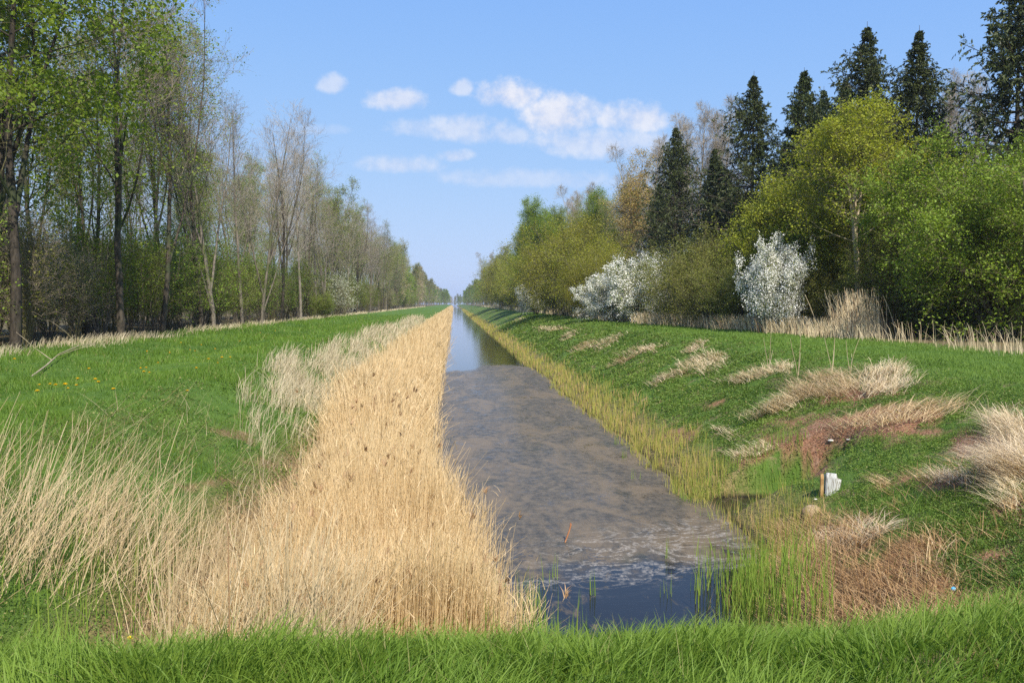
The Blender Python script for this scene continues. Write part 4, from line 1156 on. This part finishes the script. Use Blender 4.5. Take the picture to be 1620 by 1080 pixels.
# dark olive bushes between
olA = bush('olive_bush', 91, 5.2, 16, .7, 7, 6, 5, .035, leaf='leaf_olive', nleaf=30000, lsize=.085, jit=.14, up=.02)
ygA = bush('willow_bush', 92, 6.0, 18, .65, 8, 6, 5, .035, leaf='leaf_yellow', nleaf=32000, lsize=.095, jit=.16, up=.03, twig='twig_olive')
for (px, Y, pr, s, lab) in [
    (1098, 54, olA, 1.15, 'olive-green bush right of the large white-flowering shrub'),
    (1135, 50, olA, .95, 'dark olive bush below the sharp-topped spruce'),
    (1165, 47, olA, .8, 'low olive bush just left of the shrub before the maples'),
    (1320, 41.5, olA, .62, 'low olive bush at the foot of the pale-trunked maple'),
    (1395, 42, olA, .9, 'shaded olive bush between the maple trunk and the huge bush'),
    (1262, 44, olA, .8, 'olive bush behind the shrub before the maples'),
    (925, 78, ygA, .78, 'low yellow-green bush left of the low white-flowering shrub'),
    (900, 92, ygA, 1.75, 'tall rounded yellow-green willow in the middle distance'),
    (940, 84, ygA, 1.35, 'yellow-green willow just right of the tall rounded one'),
    (955, 76, ygA, 1.05, 'yellow-green bush behind the low white-flowering shrub'),
    (868, 112, ygA, 1.5, 'yellow-green willow beside the pale-flowering sapling'),
    (880, 100, ygA, .8, 'low yellow-green bush at the foot of the tall rounded willow'),
]:
    place(pr, at(px, Y), Y, s, None, lab)
cop = bare_tree('copper_tree', 95, 15, .17, 2, 24, .12, .65, .20, .07, bark='bark_grey', twig='twig_brown', leaf='leaf_copper', nleaf=26000, lsize=.11, jit=.18, k3=4, ktw=4)
place(cop, at(985, 84), 84, 1.14, None, 'copper-brown tree between the bare poplars and the willows')
place(cop, at(1015, 96), 96, .95, None, 'second copper-brown tree behind the first one')
pop = bare_tree('bare_poplar', 96, 21, .2, 3, 26, .30, .42, .16, .10, bark='bark_pale', twig='twig_grey', leaf='catkin', nleaf=6000, lsize=.075, jit=.1, forkat=(.1, .4), twr=.007)
for (px, Y, s, lab) in [(1072, 84, 1.0, 'left bare poplar rising above the left-most spruce'), (1103, 82, 1.03, 'middle bare poplar of the three above the spruces'),
                        (1136, 84, 1.02, 'right bare poplar of the three above the spruces'), (1040, 96, .97, 'bare poplar behind the copper-brown trees'),
                        (1490, 62, .93, 'bare pinkish tree seen between two spruces at the right'), (1528, 60, .90, 'bare pinkish tree beside the spruce at the right edge'),
                        (908, 150, 1.05, 'left bare poplar above the green trees in the middle distance'), (932, 146, 1.1, 'right bare poplar above the green trees in the middle distance'),
                        (778, 330, 1.05, 'distant bare poplar sticking out over the far right trees')]:
    place(pop, at(px, Y), Y, s, None, lab)
grn = bare_tree('leafing_tree', 97, 16, .18, 2, 26, .12, .8, .24, .06, bark='bark_grey', twig='twig_olive', leaf='leaf_fresh', nleaf=42000, lsize=.12, jit=.22, k3=4, ktw=4)
for (px, Y, s, lab) in [(852, 128, 1.12, 'bright fresh-green tree standing out in the right row in the middle distance'), (872, 140, 1.12, 'fresh-green tree behind the bright one in the right row'),
                        (828, 150, 1.0, 'fresh-green tree left of the bright one in the right row'), (945, 104, 1.0, 'green tree behind the willows')]:
    place(grn, at(px, Y), Y, s, None, lab)
random.seed(21)
Y = 128.0; j = 0
RK = {id(ygA): 'yellow-green willow', id(grn): 'fresh-green tree', id(olA): 'rounded olive bush', id(thC): 'loose fresh-green shrub'}
while Y < 260:
    pr = random.choice([ygA, grn, thC, ygA, grn])
    j = globals().get('j', 0) + 1; s = {ygA.name: random.uniform(1.3, 2.2), grn.name: random.uniform(.75, .95), olA.name: random.uniform(1.2, 1.8), thC.name: 1.7}[pr.name]
    place(pr, 14.6 + random.uniform(0, 2), Y, s, None, '%s, %s in the right front row beyond the pale-flowering sapling' % (RK[id(pr)], ORD(j)), 'front-row trees along the right bank')
    Y += random.uniform(5, 8)
Y = 100.0
while Y < 260:
    place(random.choice([leafC, bareC, grn, leafB]), 19 + random.uniform(0, 5), Y, random.uniform(.8, 1.02), None, 'taller tree behind the front row of the right bank', 'second-row trees along the right bank')
    Y += random.uniform(7, 11)
Y = 262.0
while Y < 1080:
    place(random.choice([farLeaf, farGreen, farBare, farBare2, farLeaf]), 15.0 + random.uniform(0, 4), Y, random.uniform(.82, 1.08), None, 'hazy tree far along the right bank, one of a receding row', 'far trees along the right bank')
    Y += 5 + Y * .016
Y = 270.0
while Y < 1000:
    place(random.choice([farBare, farLeaf, farGreen]), 22 + random.uniform(0, 6), Y, random.uniform(.9, 1.1), None, 'hazy tree behind the far row of the right bank', 'far trees behind the right bank row')
    Y += 14 + Y * .02
# fill behind the right wood so that it reads as deep forest
for (x0, Y) in [(27, 62), (33, 52), (30, 70), (36, 64), (25, 74), (31, 82), (24, 90), (38, 48), (28, 98), (34, 88), (42, 56), (23, 66)]:
    place(random.choice([spC, leafC, spA, bareC]), x0, Y, random.uniform(.8, .95), None, 'tree deep in the right-hand wood behind the spruces', 'background trees of the right wood')
for (x0, Y) in [(21, 37.5), (22.5, 41), (19.5, 45), (20, 50), (18.5, 55), (18.5, 61), (17.5, 68), (17.5, 76), (24, 46), (25, 53), (23, 38), (26, 40), (22, 58), (27, 35), (17, 84), (17.5, 94), (17, 104), (20.5, 64)]:
    place(random.choice([olA, thC, thA]), x0, Y, random.uniform(.8, 1.1), None, 'shaded undergrowth shrub under the right-hand trees', 'undergrowth shrubs of the right wood')
# closing trees at the far end of the canal
for i in range(34):
    place(random.choice([farBare, farGreen, farBare2]), random.uniform(-150, 150) if i > 12 else random.uniform(-16, 18), random.uniform(1150, 1350), random.uniform(.7, .95), None, 'tiny hazy tree closing the view at the far end of the canal', 'distant trees at the end of the canal')
for i in range(14):
    sd = i % 2
    place(random.choice([farGreen, farLeaf]), (-8.6 if sd else 13.2) + random.uniform(-2.5, 2.5) * .8, 700 + i * 18, random.uniform(.8, 1.0), None, 'dark hazy tree crowding the %s side of the canal at its far end' % ('left' if sd else 'right'), 'dark trees closing in at the far end')
# low wooded rise glimpsed between the left trunks
for i in range(26):
    place(random.choice([farBare, farGreen, farBare2]), -70 - random.uniform(0, 120), random.uniform(80, 330), random.uniform(.5, .62), None, 'distant tree of the low wood glimpsed between the left trunks', 'distant trees beyond the left wood')

# ------------------------------------------------------------------ small things
# culvert outlet: pale headwall slab, dark slit and rusty post
cx_, cy_ = unproject(1311, 781); z0 = float(height(cx_, cy_))
root = bpy.data.objects.new('culvert_outlet', None); COL.objects.link(root); root.location = (cx_, cy_ - .05, z0 - .06)
root.rotation_euler = (0, 0, R(-14)); root.scale = (.50, .55, .74)
tag(root, 'whitish concrete culvert outlet with a rusty post set into the right bank', 'culvert')


def rock(name, sx_, sy_, sz_, seed, mat, parent=None, sub=4, amp=.12, boxy=False):
    import bmesh
    bm = bmesh.new()
    if boxy:
        bmesh.ops.create_cube(bm, size=1.0)
        bmesh.ops.bevel(bm, geom=bm.edges[:], offset=.07, segments=2, affect='EDGES')
        bmesh.ops.subdivide_edges(bm, edges=[e for e in bm.edges if e.calc_length() > .3], cuts=6, use_grid_fill=True)
    else:
        bmesh.ops.create_icosphere(bm, subdivisions=sub, radius=.5)
    for v in bm.verts:
        p = v.co
        q = 1 + amp * (float(fbm(np.array([p.x * 3 + seed + p.z * 2]), np.array([p.y * 3 + p.z * 2.3]), seed)[0]) - .5) * 2
        v.co = Vector((p.x * q * sx_, p.y * q * sy_, p.z * q * sz_))
    me_ = bpy.data.meshes.new(name); bm.to_mesh(me_); bm.free(); me_.materials.append(mat)
    me_.polygons.foreach_set('use_smooth', np.ones(len(me_.polygons), bool))
    return link(name, me_, parent)


def stone_mat(name, a, b_, rough=.85, streak=False):
    m_, n_ = new_mat(name); t_ = n_.n('TexCoord')
    mp = n_.n('Mapping'); mp.inputs['Scale'].default_value = (9, 9, 1.2) if streak else (1, 1, 1); n_.l(t_.outputs['Object'], mp.inputs[0])
    q = n_.n('TexNoise', i_Scale=4.0, i_Detail=7.0, i_Roughness=.7); n_.l(mp.outputs[0], q.inputs['Vector'])
    c_ = n_.mix(n_.ss(q.outputs[0], .42, .62), a, b_)
    p_ = n_.n('BsdfPrincipled'); n_.l(c_, p_.inputs['Base Color']); p_.inputs['Roughness'].default_value = rough
    bp_ = n_.n('Bump', i_Strength=.5, i_Distance=.01); n_.l(q.outputs[0], bp_.inputs['Height']); n_.l(bp_.outputs[0], p_.inputs['Normal'])
    o_ = n_.n('OutputMaterial'); n_.l(p_.outputs[0], o_.inputs[0]); return m_


mw = stone_mat('pale_concrete', (.52, .53, .51), (.14, .12, .08), streak=True)
s1 = rock('headwall', .38, .12, .62, 3, mw, root, amp=.05, boxy=True); s1.location = (.02, 0, .27); s1.rotation_euler = (R(-8), R(3), 0)
s3 = rock('side_slab', .16, .10, .40, 5, mw, root, amp=.06, boxy=True); s3.location = (.24, .03, .26); s3.rotation_euler = (R(-8), R(18), R(10))
s2 = rock('post', .11, .10, .62, 6, stone_mat('rust', (.30, .17, .06), (.46, .30, .12)), root, amp=.05, boxy=True); s2.location = (-.28, -.01, .25)
s4 = rock('dark_slit', .07, .06, .5, 8, stone_mat('slit_dark', (.02, .04, .04), (.05, .08, .08)), root, amp=.02, boxy=True); s4.location = (-.20, .02, .30)  # solid dark blue-green block filling the slit between post and headwall
# round boulder by the inlet
cx_, cy_ = unproject(1284, 812)
st = rock('boulder', .33, .28, .25, 12, stone_mat('boulder', (.28, .20, .10), (.46, .35, .21)), amp=.1)
st.location = (cx_, cy_, float(height(cx_, cy_)) + .01)
tag(st, 'round tan boulder at the edge of the side inlet', 'boulder')
# small pale stones on the bare soil
for (px, py, s, lab) in [(1314, 701, .09, 'flat white stone lying on the bare soil above the culvert'), (1342, 700, .06, 'small white stone right of the flat one on the bare soil'),
                         (1290, 792, .04, 'small pale stone in the grass by the inlet')]:
    cx_, cy_ = unproject(px, py)
    st = rock('stone', s * 1.5, s, s * .6, int(px), stone_mat('white_stone_%d' % px, (.48, .44, .38), (.62, .58, .52)), sub=3)
    st.location = (cx_, cy_, float(height(cx_, cy_)) + .03); tag(st, lab, 'stone')
# scrap of blue litter
cx_, cy_ = unproject(1508, 947)
st = rock('plastic_scrap', .05, .04, .045, 19, stone_mat('blue_plastic', (.06, .42, .75), (.12, .55, .85), .35), sub=3, amp=.3)
st.location = (cx_, cy_, float(height(cx_, cy_)) + .10); tag(st, 'scrap of bright blue plastic litter in the grass', 'litter')
# stick poking out of the water
d = pix_dir(894, 857); t = -CAM_Z / d.z
P = np.array([[[0, 0, -.15], [.0, 0, 0.], [.05, .02, .12], [.085, .03, .22], [.10, .03, .29], [.092, .03, .315]]]); rd = np.array([[.013, .014, .014, .013, .017, .009]])
gg = Geo(); gg.add(*tubes(P, rd, 7)); o = link('stick', gg.mesh('stick', [bark_mat('wet_wood', (.26, .11, .05), (.40, .20, .10))], smooth=True))
o.location = (d.x * t, d.y * t, 0); tag(o, 'reddish brown stick poking out of the scummy water', 'stick')
# pale fallen branch on the left lawn
xa, ya = unproject(48, 598); xb, yb = unproject(125, 556); 
P = np.array([[xa, ya, 0.02], [xa * .75 + xb * .25, ya * .75 + yb * .25, .10], [(xa + xb) / 2, (ya + yb) / 2, .18], [xb, yb, .20], [xb + .3, yb + .8, .30]])
P[:, 2] += height(P[:, 0], P[:, 1])
br0 = (P[None] - P[0], np.array([[.024, .021, .018, .013, .006]]))
rng = np.random.default_rng(4)
s_ = spawn(br0, 4, .2, .9, 1.2, .3, lambda u, pl: pl * .12, .6, 5, .0, .1, rng, .3)
gg = Geo(); gg.add(*tubes(br0[0], br0[1], 6)); gg.add(*tubes(s_[0], s_[1], 4))
o = link('fallen_branch', gg.mesh('fallen_branch', [M['bark_pale']], smooth=True)); o.location = tuple(P[0]); tag(o, 'pale fallen branch lying in the grass below the leftmost trees', 'branch')


# dandelions
def dandelion(sz, h, seed):
    rng = np.random.default_rng(seed)
    root = bpy.data.objects.new('dandelion', None); COL.objects.link(root)
    gg = Geo(); P, rd = grow(np.zeros((1, 3)), np.array([[.05, .02, 1.]]), np.array([h]), np.array([.004 * sz / .03]), 5, 0, .05, rng, .8)
    gg.add(*tubes(P, rd, 5)); link('stem', gg.mesh('stem', [M['stemgreen']]), root)
    gg = Geo(); nq = 70; a = rng.uniform(0, 6.28, nq); el = rng.uniform(.05, 1.3, nq)
    dv = np.stack([np.cos(a) * np.cos(el), np.sin(a) * np.cos(el), np.sin(el) * .8], -1)
    sd = np.cross(dv, [0, 0, 1.]); sd /= np.linalg.norm(sd, axis=1)[:, None]
    tip = P[0, -1]
    Vv = np.stack([tip + dv * .1 * sz - sd * sz * .06, tip + dv * .1 * sz + sd * sz * .06, tip + dv * sz * .62 + sd * sz * .11, tip + dv * sz * .62 - sd * sz * .11], 1).reshape(-1, 3)
    gg.add(Vv, np.arange(nq * 4).reshape(-1, 4), np.repeat(rng.random(nq), 4), np.zeros(nq * 4))
    link('flower_head', gg.mesh('flower_head', [M['yellow']]), root)
    root['used'] = 0; root['category'] = 'dandelion'
    return root


dp = dandelion(.05, .14, 1); dn_ = dandelion(.045, .24, 2)
for (px, py, lab) in [(206, 1016, 'dandelion in the foreground grass, nearest yellow flower'), (296, 622, 'lone larger dandelion near the top of the left slope')]:
    cx_, cy_ = unproject(px, py + (32 if py > 900 else 6))
    pr = dn_ if py > 900 else dp
    o = place(pr, cx_, cy_, 1.0 if py > 900 else 1.1, 0, lab); o['category'] = 'dandelion'
rd_ = random.Random(3)
spots = [(63, 614), (80, 614), (88, 618), (107, 620), (122, 616), (105, 620), (152, 609), (156, 613), (122, 607), (222, 588), (231, 588), (228, 596), (236, 595), (24, 574), (232, 560), (286, 545), (300, 556),
         (308, 558), (330, 575), (345, 578), (352, 572), (365, 570), (380, 541), (396, 552), (318, 548), (268, 562), (340, 556), (180, 625), (140, 590), (412, 528), (436, 524), (60, 630), (250, 578), (310, 590)]
for (px, py) in spots:
    cx_, cy_ = unproject(px, py + 3)
    place(dp, cx_, cy_, rd_.uniform(.9, 1.4), rd_.uniform(0, 6), 'small yellow dandelion scattered over the left bank lawn', 'dandelions on the left bank')

for ob in SC.objects:
    if 'used' in ob: del ob['used']

# ------------------------------------------------------------------ haze: the air itself
import bmesh
bm = bmesh.new(); bmesh.ops.create_cube(bm, size=1.0)
for v in bm.verts: v.co = Vector((v.co.x * 3100, v.co.y * 1620 + 740, (v.co.z + .5) * 32 - 2.2))
me = bpy.data.meshes.new('haze'); bm.to_mesh(me); bm.free()
m, n = new_mat('haze')
pv = n.n('VolumePrincipled'); pv.inputs['Color'].default_value = (.80, .88, 1.0, 1); pv.inputs['Density'].default_value = .00022; pv.inputs['Anisotropy'].default_value = .2
o = n.n('OutputMaterial'); n.l(pv.outputs[0], o.inputs['Volume'])
me.materials.append(m)
tag(link('haze', me), kind='stuff')
